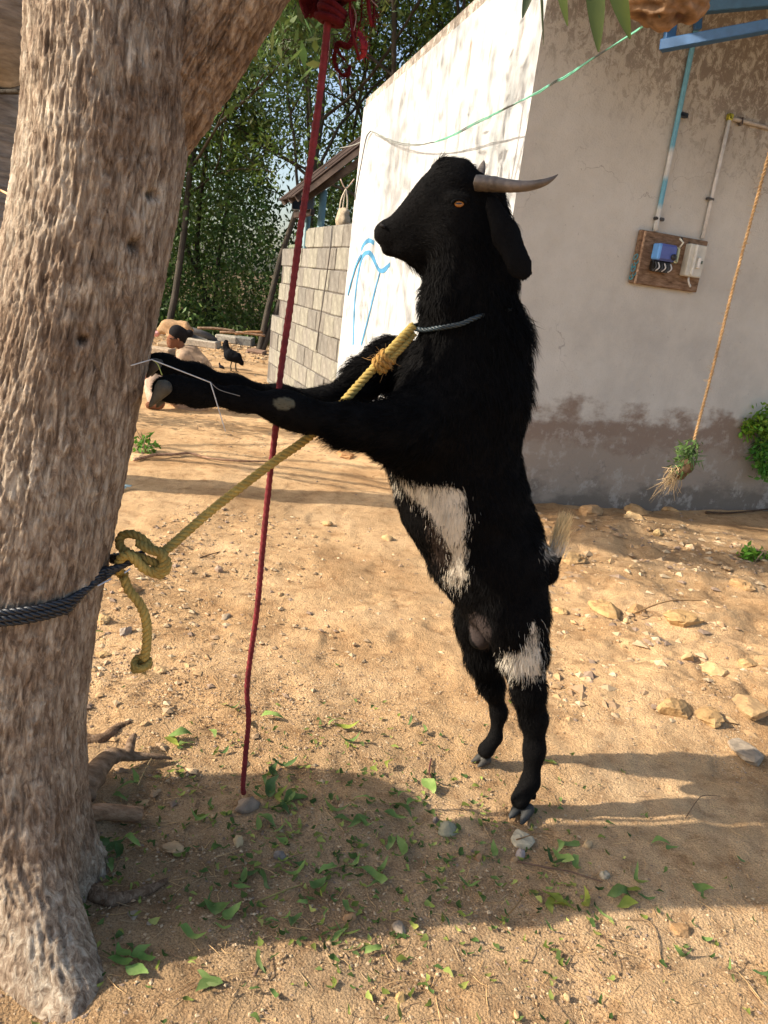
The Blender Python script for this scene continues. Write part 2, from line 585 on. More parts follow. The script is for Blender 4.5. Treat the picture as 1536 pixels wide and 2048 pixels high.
# whitewash of the side wall
m_white, nt, b = newmat('whitewash', .9, .15)
v = coords(nt)
sep = nt.nodes.new('ShaderNodeSeparateXYZ'); nt.links.new(v, sep.inputs[0]); Z = sep.outputs[2]
vs = coords(nt, (1, 1, .16))
r = ramp(nt, [(.33, .345, .345), (.44, .45, .445), (.52, .525, .515)], [.36, .47, .58])
nt.links.new(noise(nt, vs, 9, 6, .65), r.inputs[0])
c = r.outputs[0]
tp = nt.nodes.new('ShaderNodeMapRange'); tp.interpolation_type = 'SMOOTHSTEP'
tp.inputs[1].default_value = 2.25; tp.inputs[2].default_value = 3.05; nt.links.new(Z, tp.inputs[0])
sp = ramp(nt, [(0, 0, 0), (1, 1, 1)], [.56, .68]); nt.links.new(noise(nt, vs, 6.5, 7, .75, .4), sp.inputs[0])
c = mix(nt, math_n(nt, 'MULTIPLY', sp.outputs[0], math_n(nt, 'MULTIPLY', tp.outputs[0], .75)), c, (.26, .17, .105))
nt.links.new(c, b.inputs['Base Color'])
p1 = bump(nt, b, noise(nt, v, 60, 4, .7), .006, .7)
bump(nt, b, noise(nt, coords(nt, (1, 1, .4)), 7, 4, .6), .03, .6, p1)


# ------------------------------------------------------------------ implicit surfaces
def smin(a, b, k):
    h = np.clip(.5 + .5 * (b - a) / k, 0, 1)
    return b * (1 - h) + a * h - k * h * (1 - h)


def prim_d(p, Q):
    a, bb, ra, rb, n, wy = p['a'], p['b'], p['ra'], p['rb'], p['n'], p['w']
    if wy != 1:
        s = 1 / wy - 1
        Q = Q + (Q @ n)[..., None] * n * s
        a = a + (a @ n) * n * s
        bb = bb + (bb @ n) * n * s
    ab = bb - a
    t = np.clip(((Q - a) @ ab) / max(ab @ ab, 1e-9), 0, 1)
    d = np.linalg.norm(Q - a - t[..., None] * ab, axis=-1) - (ra + t * (rb - ra))
    return d


def sdf_mesh(prims, h, cut=None, smooth=0):
    lo = np.min([np.minimum(p['a'] - p['ra'], p['b'] - p['rb']) for p in prims], 0) - 3 * h
    hi = np.max([np.maximum(p['a'] + p['ra'], p['b'] + p['rb']) for p in prims], 0) + 3 * h
    n = np.ceil((hi - lo) / h).astype(int) + 1
    f = np.full(n, .5)
    ax = [lo[i] + h * np.arange(n[i]) for i in range(3)]
    for p in prims:
        mg = p['k'] + 3 * h
        l = np.minimum(p['a'] - p['ra'], p['b'] - p['rb']) - mg
        u = np.maximum(p['a'] + p['ra'], p['b'] + p['rb']) + mg
        i0 = np.maximum(0, ((l - lo) / h).astype(int)); i1 = np.minimum(n, ((u - lo) / h).astype(int) + 2)
        g = np.stack(np.meshgrid(*[ax[i][i0[i]:i1[i]] for i in range(3)], indexing='ij'), -1)
        d = prim_d(p, g)
        sl = tuple(slice(i0[i], i1[i]) for i in range(3))
        f[sl] = smin(f[sl], d, p['k'])
    if cut is not None:
        g = np.stack(np.meshgrid(*ax, indexing='ij'), -1)
        f = np.maximum(f, cut(g))
    # surface nets
    neg = f < 0
    nx, ny, nz = n
    acc = np.zeros((nx - 1, ny - 1, nz - 1, 3)); cnt = np.zeros((nx - 1, ny - 1, nz - 1))
    cs = [(i, j, k) for i in (0, 1) for j in (0, 1) for k in (0, 1)]

    def sub3(A, c):
        return A[c[0]:nx - 1 + c[0], c[1]:ny - 1 + c[1], c[2]:nz - 1 + c[2]]
    s = sum(sub3(neg, c).astype(np.int8) for c in cs)
    act = (s > 0) & (s < 8)
    I = np.argwhere(act)
    ids = -np.ones(act.shape, int); ids[act] = np.arange(len(I))
    val = {c: f[I[:, 0] + c[0], I[:, 1] + c[1], I[:, 2] + c[2]] for c in cs}
    acc = np.zeros((len(I), 3)); cnt = np.zeros(len(I))
    for c in cs:
        for a in range(3):
            if c[a] == 0:
                c2 = list(c); c2[a] = 1; c2 = tuple(c2)
                m = (val[c] < 0) != (val[c2] < 0)
                t = val[c] / (val[c] - val[c2] + 1e-12)
                pt = np.repeat(np.array(c, float)[None], len(I), 0); pt[:, a] += t
                acc[m] += pt[m]; cnt[m] += 1
    V = lo + h * (I + acc / cnt[:, None])
    Fs = []
    for a in range(3):
        b1, b2 = (a + 1) % 3, (a + 2) % 3
        sl0 = [slice(1, -1)] * 3; sl1 = [slice(1, -1)] * 3
        sl0[a] = slice(0, -1); sl1[a] = slice(1, None)
        A = neg[tuple(sl0)]; B = neg[tuple(sl1)]
        E = np.argwhere(A != B)
        off = np.ones(3, int); off[a] = 0
        E2 = E + off
        sg = A[tuple(E.T)]
        q = []
        for u, w2 in ((0, 0), (1, 0), (1, 1), (0, 1)):
            c = E2.copy(); c[:, b1] -= 1 - u; c[:, b2] -= 1 - w2
            q.append(ids[c[:, 0], c[:, 1], c[:, 2]])
        q = np.stack(q, 1)
        q[~sg] = q[~sg][:, ::-1]
        Fs.append(q)
    F = np.vstack(Fs)
    F = F[(F >= 0).all(1)]
    for _ in range(smooth):
        sm = np.zeros_like(V); c = np.zeros(len(V))
        for k in range(4):
            np.add.at(sm, F[:, k], V[F[:, (k + 1) % 4]]); np.add.at(c, F[:, k], 1)
            np.add.at(sm, F[:, (k + 1) % 4], V[F[:, k]]); np.add.at(c, F[:, (k + 1) % 4], 1)
        V = .5 * V + .5 * sm / np.maximum(c, 1)[:, None]
    return V, F


NY = np.array([0.0, 1.0, 0])


def pr(p0, r0, p1=None, r1=None, w=1.0, k=.03, n=NY, world=False, **kw):
    """capsule between photo pixels p=(px,py,D) with pixel radii, or in world metres"""
    if p1 is None: p1, r1 = p0, r0
    if world:
        a, b2 = np.array(p0, float), np.array(p1, float); ra, rb = r0, r1
    else:
        a, b2 = P(*p0), P(*p1); ra, rb = r0 * mpp(*p0), r1 * mpp(*p1)
    d = dict(a=a, b=b2, ra=ra, rb=rb, w=w, k=k, n=n / np.linalg.norm(n))
    d.update(kw)
    return d


# ------------------------------------------------------------------ ground
def axis(lo, a, b2, hi, step, gr):
    c = list(np.arange(a, b2, step)); s = step
    x = a
    left = []
    while x > lo:
        s *= gr; x -= s; left.append(x)
    s = step; x = c[-1]; right = []
    while x < hi:
        s *= gr; x += s; right.append(x)
    return np.array(left[::-1] + c + right)


gx = axis(-300, -1.25, 1.6, 300, .0115, 1.06)
gy = axis(-60, .85, 3.2, 600, .0115, 1.035)
X, Y = np.meshgrid(gx, gy, indexing='ij')
xf, yf = X.ravel(), Y.ravel()
zf = terr(xf, yf)
near = np.exp(-np.maximum(0, np.hypot(xf, yf) - 4.5) / 3)
p3 = np.stack([xf, yf, xf * 0], 1)
rough = sstep(-.3, .5, fbm(p3 * 1.3, 3, 51)) * .6 + .5
zf = zf + near * rough * (.0028 * fbm(p3 * 26, 3, 5) + .0018 * np.abs(vn(p3 * 60, 8)))
rz_ = sstep(.7, 1.2, xf) * sstep(2.1, 2.6, yf) * (1 - sstep(5, 6, yf))
# trampled hollows
zf -= near * .010 * sstep(.35, .8, vn(p3 * 7.5, 71))
stain = 1 - .22 * sstep(.1, .9, fbm(p3 * 1.6 + 9, 4, 61))
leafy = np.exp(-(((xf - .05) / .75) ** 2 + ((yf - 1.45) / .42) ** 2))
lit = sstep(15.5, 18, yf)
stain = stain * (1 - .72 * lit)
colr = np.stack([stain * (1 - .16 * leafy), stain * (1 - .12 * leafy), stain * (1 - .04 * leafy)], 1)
rgt = sstep(.6, 1.4, xf) * sstep(2.0, 2.6, yf) * (1 - sstep(5, 6, yf))
colr = colr * (1 - .10 * rgt * (1 + .8 * fbm(p3 * 2.4 + 3, 3, 81)))[:, None]
nx, ny = len(gx), len(gy)
i = (np.arange(nx - 1)[:, None] * ny + np.arange(ny - 1)[None]).ravel()
F = np.stack([i, i + ny, i + ny + 1, i + 1], 1)
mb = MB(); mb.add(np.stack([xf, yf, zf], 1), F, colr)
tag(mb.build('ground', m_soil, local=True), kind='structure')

# ------------------------------------------------------------------ house
AR = math.radians(21.6)
fw = np.array([math.cos(AR), math.sin(AR), 0]); lw = np.array([-math.sin(AR), math.cos(AR), 0])
K = np.array([.553, 4.943, 0.0])
house = thing('house', K, 'house with a grey shaded front wall and a whitewashed side wall behind the goat', 'house', rot=(0, 0, AR))


def LW(q):                             # house local -> world
    q = np.asarray(q, float)
    return K + q[..., 0:1] * fw + q[..., 1:2] * lw + q[..., 2:3] * np.array([0, 0, 1.0])


def front(px, py, out=0.0):            # pixel on the front wall (local x, -out, z)
    v = ray(px, py)
    q = CP + v * (((K - lw * out - CP) @ lw) / (v @ lw)) - K
    return np.array([q @ fw, -out, q[2]])


def side(px, py, out=0.0):
    v = ray(px, py)
    q = CP + v * (((K - fw * out - CP) @ fw) / (v @ fw)) - K
    return np.array([-out, q @ lw, q[2]])


def prism_x(mb, poly, x0, x1, m=0, col=None):       # poly in (y,z)
    n = len(poly)
    V = [(x0, y, z) for y, z in poly] + [(x1, y, z) for y, z in poly]
    Q = [[i, (i + 1) % n, n + (i + 1) % n, n + i] for i in range(n)]
    mb.add(np.array(V), [np.array(Q), np.array([list(range(n))[::-1]]), np.array([[n + k for k in range(n)]])], col, m)


YL = 3.37


def wallz(y):
    return 3.302 - .0966 * y


mb = MB()
y0, y1 = .2, YL
V = [(0, y0, -.5), (0, y1, -.5), (0, y1, wallz(y1)), (0, y0, wallz(y0)), (.2, y0, -.5), (.2, y1, -.5), (.2, y1, wallz(y1)), (.2, y0, wallz(y0))]
mb.add(V, np.array([[0, 3, 2, 1], [4, 5, 6, 7], [1, 2, 6, 5], [3, 7, 6, 2]]), None, 0)
mb.build('side_wall', [m_white, m_front], house, local=True, smooth=False)
mb = MB(); prism_x(mb, [(0, -.5), (.2, -.5), (.2, wallz(.2)), (0, 3.302)], 0, 6.5)
q_, cap0, cap1 = mb.F
mb.F = [q_, (cap0[0], 1), cap1]
mb.build('front_wall', [m_front, m_white], house, local=True, smooth=False)
mb = MB(); prism_x(mb, [(.2, -.5), (YL, -.5), (YL, wallz(YL)), (.2, 3.28)], 6.3, 6.5)
prism_x(mb, [(YL - .2, -.5), (YL, -.5), (YL, 2.9), (YL - .2, 2.9)], .21, 6.29)
mb.build('back_wall', m_front, house, local=True, smooth=False)
mb = MB(); prism_x(mb, [(.02, 3.305), (YL - .01, wallz(YL) + .004), (YL - .01, wallz(YL) + .075), (.02, 3.40)], .012, 6.48)
mb.build('roof', m_front, house, local=True, smooth=False)
# rusty beam under the eave, top right
mb = MB(); mb.box((3.0, -.92, 3.47), (6.8, 1.9, .012)); mb.build('shade_sheet', m_rust, house, local=True, smooth=False)  # unseen sheet added above the view to keep sun off the blue frame
mb = MB(); mb.box((3.9, -.10, 3.20), (4.2, .16, .16), bev=.01, col=(.8, .8, .8))
mb.build('eave_beam', m_rust, house, local=True, smooth=False)


# blue painted marks on the white wall
def mark(pts, wd, out=.003):
    L = spline([side(x, y, out) for x, y in pts], 40)
    T = np.gradient(L, axis=0); T /= np.linalg.norm(T, axis=1)[:, None]
    nrm = np.array([-1.0, 0, 0]); B = np.cross(T, nrm); B /= np.linalg.norm(B, axis=1)[:, None]
    ww = wd * (1 + .25 * vn(L * 9, 4))[:, None]
    V = np.vstack([L + B * ww, L - B * ww, L + B * ww + [.002, 0, 0], L - B * ww + [.002, 0, 0]]); n = len(L); i = np.arange(n - 1)
    mb = MB(); mb.add(V, [np.stack([i, i + n, i + n + 1, i + 1], 1), np.stack([i, i + 1, i + 1 + 2 * n, i + 2 * n], 1), np.stack([i + n, i + 3 * n, i + 3 * n + 1, i + n + 1], 1)])
    mb.build('painted_line', m_bluep, house, local=True, smooth=False)


mark([(706, 690), (709, 610), (715, 555), (724, 515), (735, 505), (744, 512), (754, 534), (760, 541), (768, 540), (780, 528)], .022)
mark([(722, 690), (735, 640), (746, 595), (755, 560), (759, 545)], .016, .006)
mark([(695, 590), (703, 560), (712, 530), (722, 510)], .016, .009)
mark([(722, 500), (728, 488), (738, 481), (748, 486)], .02, .003)

# conduits and switch board
A1, A2 = front(1398, 30, .02), front(1310, 462, .02)
mb = MB(); q = np.linspace(A1, A2, 30)
tcol = np.array([(.16, .42, .55) if (t < .60 or .75 < t < .87) else (.66, .66, .62) for t in np.linspace(0, 1, 30)])
mb.tube(q, .0165, 10, tcol)
mb.box(front(1366, 230, .02), (.07, .03, .03), bev=.006, col=(.05, .06, .07))
mb.box(front(1318, 438, .02), (.075, .03, .022), bev=.006, col=(.12, .11, .1))
tag(mb.build('conduit_pipe', m_metalp, None, local=True), 'vertical pipe painted blue above and grey below, running down the wall to the switch board', 'pipe')
o = bpy.data.objects['conduit_pipe']; o.location = K; o.rotation_euler = (0, 0, AR)
mb = MB(); q = [front(1405, 477, .018), front(1432, 358, .018), front(1459, 240, .018)]
mb.tube(q, .0125, 10, (.72, .70, .66)); mb.tube([front(1459, 236, .018), front(1500, 246, .018), front(1600, 272, .018)], .0125, 10, (.5, .46, .41))
mb.box(front(1460, 234, .018), (.04, .035, .04), bev=.008, col=(.62, .60, .08))
mb.box(front(1420, 398, .018), (.055, .03, .018), bev=.005, col=(.2, .18, .16)); mb.box(front(1482, 243, .018), (.02, .03, .05), bev=.005, col=(.25, .2, .17))
o = tag(mb.build('white_pipe', m_metalp, None, local=True), 'thin white pipe with a yellowish elbow, bent right above the switch board', 'pipe'); o.location = K; o.rotation_euler = (0, 0, AR)


def cp(o):
    o.location = K; o.rotation_euler = (0, 0, AR); return o


bd = thing('switch_board', K + fw * 1.2, 'weathered wooden switch board with blue and white boxes on the grey wall', 'switch board', rot=(0, 0, AR))
bd.location = LW(np.array([1.2, -.02, 1.74]))


def bl(q):
    return np.array(q) - np.array([1.2, -.02, 1.74])


mb = MB(); mb.box(bl((1.205, -.022, 1.738)), (.555, .034, .335), bev=.006, col=(.9, .82, .75))
mb.build('wooden_board', m_wood, bd, local=True, smooth=False)
mb = MB(); mb.box(bl((.955, -.045, 1.735)), (.014, .016, .33), bev=.003, col=(1.7, 1.6, 1.5))
mb.build('batten', m_wood, bd, local=True, smooth=False)
mb = MB(); mb.box(bl((1.115, -.075, 1.785)), (.155, .075, .105), bev=.014, col=(.10, .14, .42)); mb.box(bl((1.05, -.078, 1.785)), (.03, .07, .1), bev=.008, col=(.16, .42, .9))
mb.build('blue_casing', m_plas, bd, local=True, smooth=False)
mb = MB(); mb.box(bl((1.205, -.07, 1.78)), (.035, .06, .10), bev=.008, col=(.72, .72, .42)); mb.tube([bl((1.16, -.115, 1.762)), bl((1.16, -.126, 1.762))], .02, 12, (.03, .03, .035)); mb.tube([bl((1.205, -.10, 1.83)), bl((1.21, -.12, 1.86)), bl((1.20, -.09, 1.885))], .006, 6, (.75, .73, .6))
mb.build('terminal_block', m_plas, bd, local=True)
mb = MB(); mb.box(bl((1.115, -.06, 1.698)), (.15, .045, .07), bev=.01, col=(.05, .05, .05))
for k in range(6):
    x = 1.05 + k * .025
    mb.tube(spline([bl((x, -.085, 1.72)), bl((x + .004, -.10, 1.69)), bl((x - .012, -.088, 1.66 + .006 * (k % 2)))], 8), .0045, 6, (.72, .70, .66) if k % 2 else (.06, .06, .06))
mb.build('wire_terminals', m_plas, bd, local=True)
mb = MB(); mb.box(bl((1.37, -.065, 1.765)), (.135, .06, .205), bev=.006, col=(.66, .64, .55)); mb.box(bl((1.345, -.102, 1.77)), (.012, .02, .19), bev=.003, col=(.78, .77, .70))
mb.box(bl((1.385, -.103, 1.755)), (.022, .022, .07), bev=.004, col=(.82, .80, .74)); mb.box(bl((1.41, -.10, 1.76)), (.015, .014, .02), bev=.003, col=(.12, .16, .12))
mb.build('switch_box', m_plas, bd, local=True, smooth=False)
for pp_c, rad_c, cc_c in (([(1.36, -.07, 1.66), (1.35, -.085, 1.635), (1.375, -.085, 1.60), (1.385, -.07, 1.612)], .006, (.75, .73, .66)), ([(1.25, -.045, 1.90), (1.245, -.075, 1.86), (1.235, -.07, 1.83)], .006, (.07, .06, .05)), ([(1.32, -.045, 1.88), (1.318, -.055, 1.85), (1.325, -.045, 1.82)], .005, (.07, .06, .05))):
    mb = MB(); mb.tube(spline([bl(p_) for p_ in pp_c], 10), rad_c, 6, cc_c); mb.build('cable', m_plas, bd, local=True)
mb = MB()
for k in range(6):
    c = np.array([.93 + .012 * math.sin(k * 2.1), -.03 - .008 * (k % 3), 1.61 + .025 * k])
    th = np.linspace(0, 6.3, 14)
    mb.tube(bl(c) + np.stack([.012 * np.cos(th), .01 * np.sin(th), .018 * np.sin(th + 1)], 1), .0035, 5, (.06, .30, .36))
o = cp(mb.build('twine_bundle', m_gloss, None, local=True)); o.location = bd.location
tag(o, 'small teal bundle of twine caught on the left edge of the switch board', 'twine')

# blue metal frame, top right
mb = MB()
for q0, q1, s in (((1322, 92, 4.75), (1560, 48, 4.42), .028), ((1336, 96, 4.78), (1352, -30, 4.78), .028), ((1395, 60, 5.10), (1400, -40, 5.10), .02)):
    a, b2 = P(*q0), P(*q1); d = b2 - a; L = np.linalg.norm(d); d /= L
    s1 = np.cross(d, [0, 0, 1]); s1 = s1 / np.linalg.norm(s1) if np.linalg.norm(s1) > .1 else np.array([1., 0, 0]); s2 = np.cross(d, s1)
    mb.box((a + b2) / 2, (L, 2 * s, 2 * s), np.array([d, s1, s2]), (.03, .11, .26), bev=.004)
a, b2 = P(1405, 8, 4.6), P(1570, -8, 4.4); d = b2 - a; L = np.linalg.norm(d); d /= L; s1 = np.cross(d, [0, 0, 1]); s1 /= np.linalg.norm(s1)
mb.box((a + b2) / 2, (L, .05, .09), np.array([d, s1, np.cross(d, s1)]), (.025, .09, .17), bev=.004)
mb.box((P(1350, -30, 4.78) + P(1400, -30, 5.12)) / 2, (.06, .52, .05), None, (.03, .11, .26), bev=.004)
tag(mb.build('awning_frame', m_metalp, smooth=False), 'blue painted metal bracket frame under the roof at the top right', 'metal frame')

# wrinkled brown bundle above it
pr_b = [pr((1330, -22, 3.45), 60, (1372, -26, 3.45), 50, w=.9, k=.03), pr((1345, 10, 3.45), 26, (1372, 14, 3.45), 18, k=.05), pr((1275, -18, 3.45), 30, k=.05)]
V, F = sdf_mesh(pr_b, .006)
nrm = V - V.mean(0); nrm /= np.linalg.norm(nrm, axis=1)[:, None]
rd = 1 - np.abs(fbm(V * [9, 9, 26], 5, 2))
V = V + nrm * (.026 * rd)[:, None]
cc = np.stack([.13 + .16 * rd, .08 + .105 * rd, .05 + .06 * rd], 1) * (1 + .35 * fbm(V * 30, 3, 8)[:, None])
mb = MB(); mb.add(V, F, np.clip(cc, .05, .9)); tag(mb.build('hanging_bundle', m_cloth), 'brown wrinkled dry bundle hanging above the blue bracket', 'bundle')

# green twine from the white wall to the bracket
mb = MB()
w0 = LW(side(742, 262, .03))
pts = [(742, 262), (790, 283), (838, 289), (895, 276), (960, 244), (1045, 200), (1120, 158), (1200, 108), (1320, 32)]
Dd = 1 / np.interp([p[0] for p in pts], [742, 1320], [1 / (w0[1] - .03), 1 / 3.4])
for k in range(2):
    q = spline([P(x, y + (3.5 * math.sin(i * 1.3) if k else 0), D) for i, ((x, y), D) in enumerate(zip(pts, Dd))], 90)
    L = np.linspace(0, 1, 90)[:, None]
    c = np.where(L < .3, [[.23, .25, .22]], np.where((L * 7 % 1) < .22, [[.06, .07, .06]], [[.16, .48, .34]]))
    mb.tube(q + .004 * np.stack([vn(q * 12 + k * 5, 1), vn(q * 12, 2), vn(q * 12 + 3, 3)], 1), .0042 - .001 * k, 5, c)
tag(mb.build('green_twine', m_gloss), 'green twine strung from the white wall up to the blue bracket', 'twine')
mb = MB(); mb.tube(spline([LW(side(741, 262, .02)), LW(side(732, 278, .02)), LW(side(722, 330, .02)), LW(side(714, 372, .02)), LW(side(710, 400, .02))], 30), .006, 5, (.12, .12, .12))
mb.tube(pxpath([(741, 262, 8.0), (728, 280, 8.3), (705, 291, 9.5), (680, 296, 10.5)], 20), .007, 5, (.3, .3, .28))
tag(mb.build('wall_cable', m_plas), 'thin dark cable running down the far edge of the white wall', 'cable')

# ------------------------------------------------------------------ block wall
bw = thing('block_wall', LW(np.array([.03, YL, 0.0])), 'unplastered wall of grey concrete blocks with a stepped end, beyond the white wall', 'wall', rot=(0, 0, AR))
hb, lb = .237, .402
protos = []
for k in range(5):
    mb = MB(); mb.box((0, 0, 0), (.19, lb - .012, hb - .012), bev=.007)
    V = np.vstack(mb.V); V2 = V + .0035 * np.stack([vn(V * 23 + k * 7, a) for a in range(3)], 1)
    mb.V = [V2]
    g = RS.uniform(.80, 1.14); mb.C = [np.tile([g, g * RS.uniform(.97, 1.0), g * RS.uniform(.92, .99)], (len(V), 1))]
    protos.append(mb.build('block', m_block, bw, local=True, smooth=False))
nb = 0
for r_ in range(11):
    zt = 1.93 - r_ * hb
    off = (.5 if r_ % 2 else 0) * lb
    y = .004 - off
    first = True
    while True:
        ya, yb = max(y, .004), y + lb
        ymax = 2.02 if r_ == 0 else (3.40 if r_ < 5 else 3.88)
        if yb > ymax + .12: break
        src = protos[(nb * 7 + r_) % 5]
        o = src if nb < 5 else src.copy()
        if nb < 5: o = protos[nb]
        else: COL.objects.link(o)
        if o.parent is None: o.parent = bw
        o.location = (.10 + RS.normal(0, .003), (ya + yb) / 2, zt - hb / 2 + RS.normal(0, .002))
        o.scale = (1, (yb - ya) / lb, 1)
        o.rotation_euler = (0, 0, RS.normal(0, .006))
        nb += 1
        y += lb
mb = MB()
for r_ in range(11):
    ymax = 2.0 if r_ == 0 else (3.36 if r_ < 5 else 3.85)
    mb.box((.10, .01 + ymax / 2, 1.93 - r_ * hb - hb / 2), (.166, ymax - .02, hb - .003 * (r_ % 2)))
mb.build('mortar', m_mortar, bw, local=True, smooth=False)
mb = MB(); mb.box((.10, 2.16, 1.93 - hb + .115 + .005), (.12, .13, .2), bev=.01, col=(1.1, 1.1, .95)); mb.box((.1, 3.0, 1.93 - hb + .03), (.12, .36, .05), bev=.01, col=(.75, .9, .72))
mb.build('loose_block', m_block, bw, local=True, smooth=False)
mb = MB(); mb.tube(spline([LW(side(664, 452, .0)), LW(side(660, 500, .01)), LW(side(652, 560, .0)), LW(side(643, 620, .01)), LW(side(632, 700, .0))], 30), .008, 5, (.12, .11, .1))
tag(mb.build('hanging_cable', m_plas), 'dark cable hanging down the face of the grey block wall', 'cable')

# ------------------------------------------------------------------ shed behind the block wall
sh = thing('shed', (-1.2, 11.2, -.3), 'open shed with a rusty sheet roof behind the grey block wall', 'shed')
e0 = P(590, 392, 10.6); rdir = P(715, 300, 10.9) - e0; rdir[1] = .15
rdir = rdir / np.linalg.norm(rdir)
bk = lw * 1.0
for k in range(4):
    mb = MB()
    nn = 60; U_ = np.linspace(0, 1, nn)
    y0_, y1_ = k * .25 + .004, k * .25 + .268
    st = e0 + bk * y0_; en = bk * (y1_ - y0_)
    prof = .012 * np.cos(U_ * math.pi * 14)
    Lr = rdir * 3.4
    V = []
    for t in (0, 1):
        for th in (0, .004):
            for j in range(nn):
                V.append(st + en * U_[j] + Lr * t + np.array([0, 0, prof[j] + th + .006 * (k % 2)]))
    V = np.array(V); j = np.arange(nn - 1)
    mb.add(V, [np.stack([j, j + 1, j + 1 + 2 * nn, j + 2 * nn], 1), np.stack([j + nn, j + 3 * nn, j + 1 + 3 * nn, j + 1 + nn], 1), np.stack([j, j + nn, j + nn + 1, j + 1], 1)], (.6, .55, .55))
    mb.build('roof_sheet', m_rust, sh)


def beam(mb, a, b2, s, col):
    a, b2 = np.asarray(a), np.asarray(b2); d = b2 - a; L = np.linalg.norm(d); d = d / L
    s1 = np.cross(d, [0, 0, 1.0]); s1 = s1 / np.linalg.norm(s1) if np.linalg.norm(s1) > .05 else np.array([1., 0, 0])
    mb.box((a + b2) / 2, (L, s, s * 1.3), np.array([d, s1, np.cross(d, s1)]), col, bev=.006)


for k, t in enumerate((.06, .5, .94)):
    mb = MB(); a = e0 + bk * t + [0, 0, -.07]; beam(mb, a + rdir * .05, a + rdir * 3.4, .06, (1, 1, 1)); mb.build('rafter', m_rust, sh)
mb = MB(); beam(mb, e0 + [.25, 0, -.17], e0 + bk + [.25, 0, -.17], .06, (.8, .8, .8)); mb.build('purlin', m_rust, sh)
for k, (px, t) in enumerate(((640, .1), (640, .9))):
    c = P(646, 400, 10.9) + bk * (t - .1)
    mb = MB(); mb.tube([[c[0], c[1], -.4], [c[0], c[1], c[2] + .12]], .05, 10, (.12, .22, .24)); mb.build('post', m_metalp, sh)
c = P(648, 300, 11.0); mb = MB(); beam(mb, P(612, 396, 10.8), P(722, 322, 10.8), .07, (1.5, 1.6, 1.5)); mb.build('brace', m_rust, sh)
mb = MB(); mb.box(P(606, 405, 11.1), (.30, .05, .22), bev=.01, col=(.11, .12, .13)); mb.build('hanging_panel', m_plas, sh)
mb = MB(); mb.box(P(669, 343, 11.0), (.24, .12, .07), bev=.01, col=(.05, .22, .33)); mb.build('blue_sheet', m_plas, sh)
# sack hanging from its roof
mb = MB(); V, F = sdf_mesh([pr((688, 428, 10.6), 12, (686, 442, 10.6), 15, k=.03)], .02)
mb.add(V + .012 * np.stack([vn(V * 20, a) for a in range(3)], 1), F, (.42, .34, .24))
for dx in (-7, -2, 5):
    mb.tube(pxpath([(692, 378, 10.6), (690 + dx, 398, 10.6), (688 + dx * 1.3, 420, 10.6)], 8), .011, 5, (.55, .47, .36))
mb.tube(pxpath([(681, 358, 10.6), (692, 377, 10.6), (709, 358, 10.6)], 8), .009, 5, (.45, .33, .25))
tag(mb.build('sack', m_cloth), 'light brown sack hung on cords under the shed roof', 'sack')

# ------------------------------------------------------------------ big tree in front
tk = [(232, -260, 160, 1.47), (236, -60, 160, 1.455), (228, 60, 160, 1.44), (214, 250, 156, 1.42), (184, 450, 153, 1.40), (133, 700, 153, 1.375), (81, 950, 156, 1.355), (20, 1250, 159, 1.335), (-8, 1450, 163, 1.325), (-16, 1600, 172, 1.32), (-20, 1740, 184, 1.315)]
tax = np.array([P(a, b2, d) for a, b2, r_, d in tk]); trr = np.array([r_ * mpp(a, b2, d) for a, b2, r_, d in tk])
o_ = np.argsort(tax[:, 2]); tax, trr = tax[o_], trr[o_]
print('trunk base', tax[0], trr[0], 'top', tax[-1])


def taxis(z):
    z = np.asarray(z)
    return np.stack([np.interp(z, tax[:, 2], tax[:, 0]), np.interp(z, tax[:, 2], tax[:, 1]), z], -1), np.interp(z, tax[:, 2], trr)


def bark_disp(pos, u, L, amp=.0040):
    """pos on the surface, u unit radial direction, L height coordinate"""
    q = np.stack([u[:, 0] * 10, u[:, 1] * 10, L * 11], 1)
    wq = q + .55 * np.stack([vn(pos * 9, 1), vn(pos * 9 + 4, 2), 0 * L], 1)
    r1_ = 1 - np.abs(vn(wq * [1.15, 1.15, .8], 5)) * 1.9
    r2_ = 1 - np.abs(vn(wq * [2.9, 2.9, 2.1], 6)) * 1.9
    r3_ = 1 - np.abs(vn(wq * [5.6, 5.6, 5.2] + 7, 9)) * 1.9
    f1 = fbm(pos * 110, 3, 7)
    return amp * (r1_ * .45 + r2_ * .72 + r3_ * .42 + .34 * f1), np.clip(.45 + .16 * r1_ + .25 * r2_ + .2 * r3_, 0, 1.2)


NT, NZ = 470, 540
zz_ = np.concatenate([np.linspace(-.12, 1.98, NZ - 40), np.linspace(1.99, 2.9, 40)])
th = np.linspace(0, 2 * math.pi, NT, endpoint=False)
ZZ, TH = np.meshgrid(zz_, th, indexing='ij'); zf_, tf_ = ZZ.ravel(), TH.ravel()
cx, rr = taxis(np.clip(zf_, 0, tax[-1, 2]))
cx[:, 2] = zf_
u = np.stack([np.cos(tf_), np.sin(tf_), 0 * tf_], 1)


def lobe(t0, wd, amp, hgt):
    d = np.angle(np.exp(1j * (tf_ - t0)))
    return amp * np.exp(-(d / wd) ** 2) * np.exp(-np.maximum(zf_, -.05) / hgt)


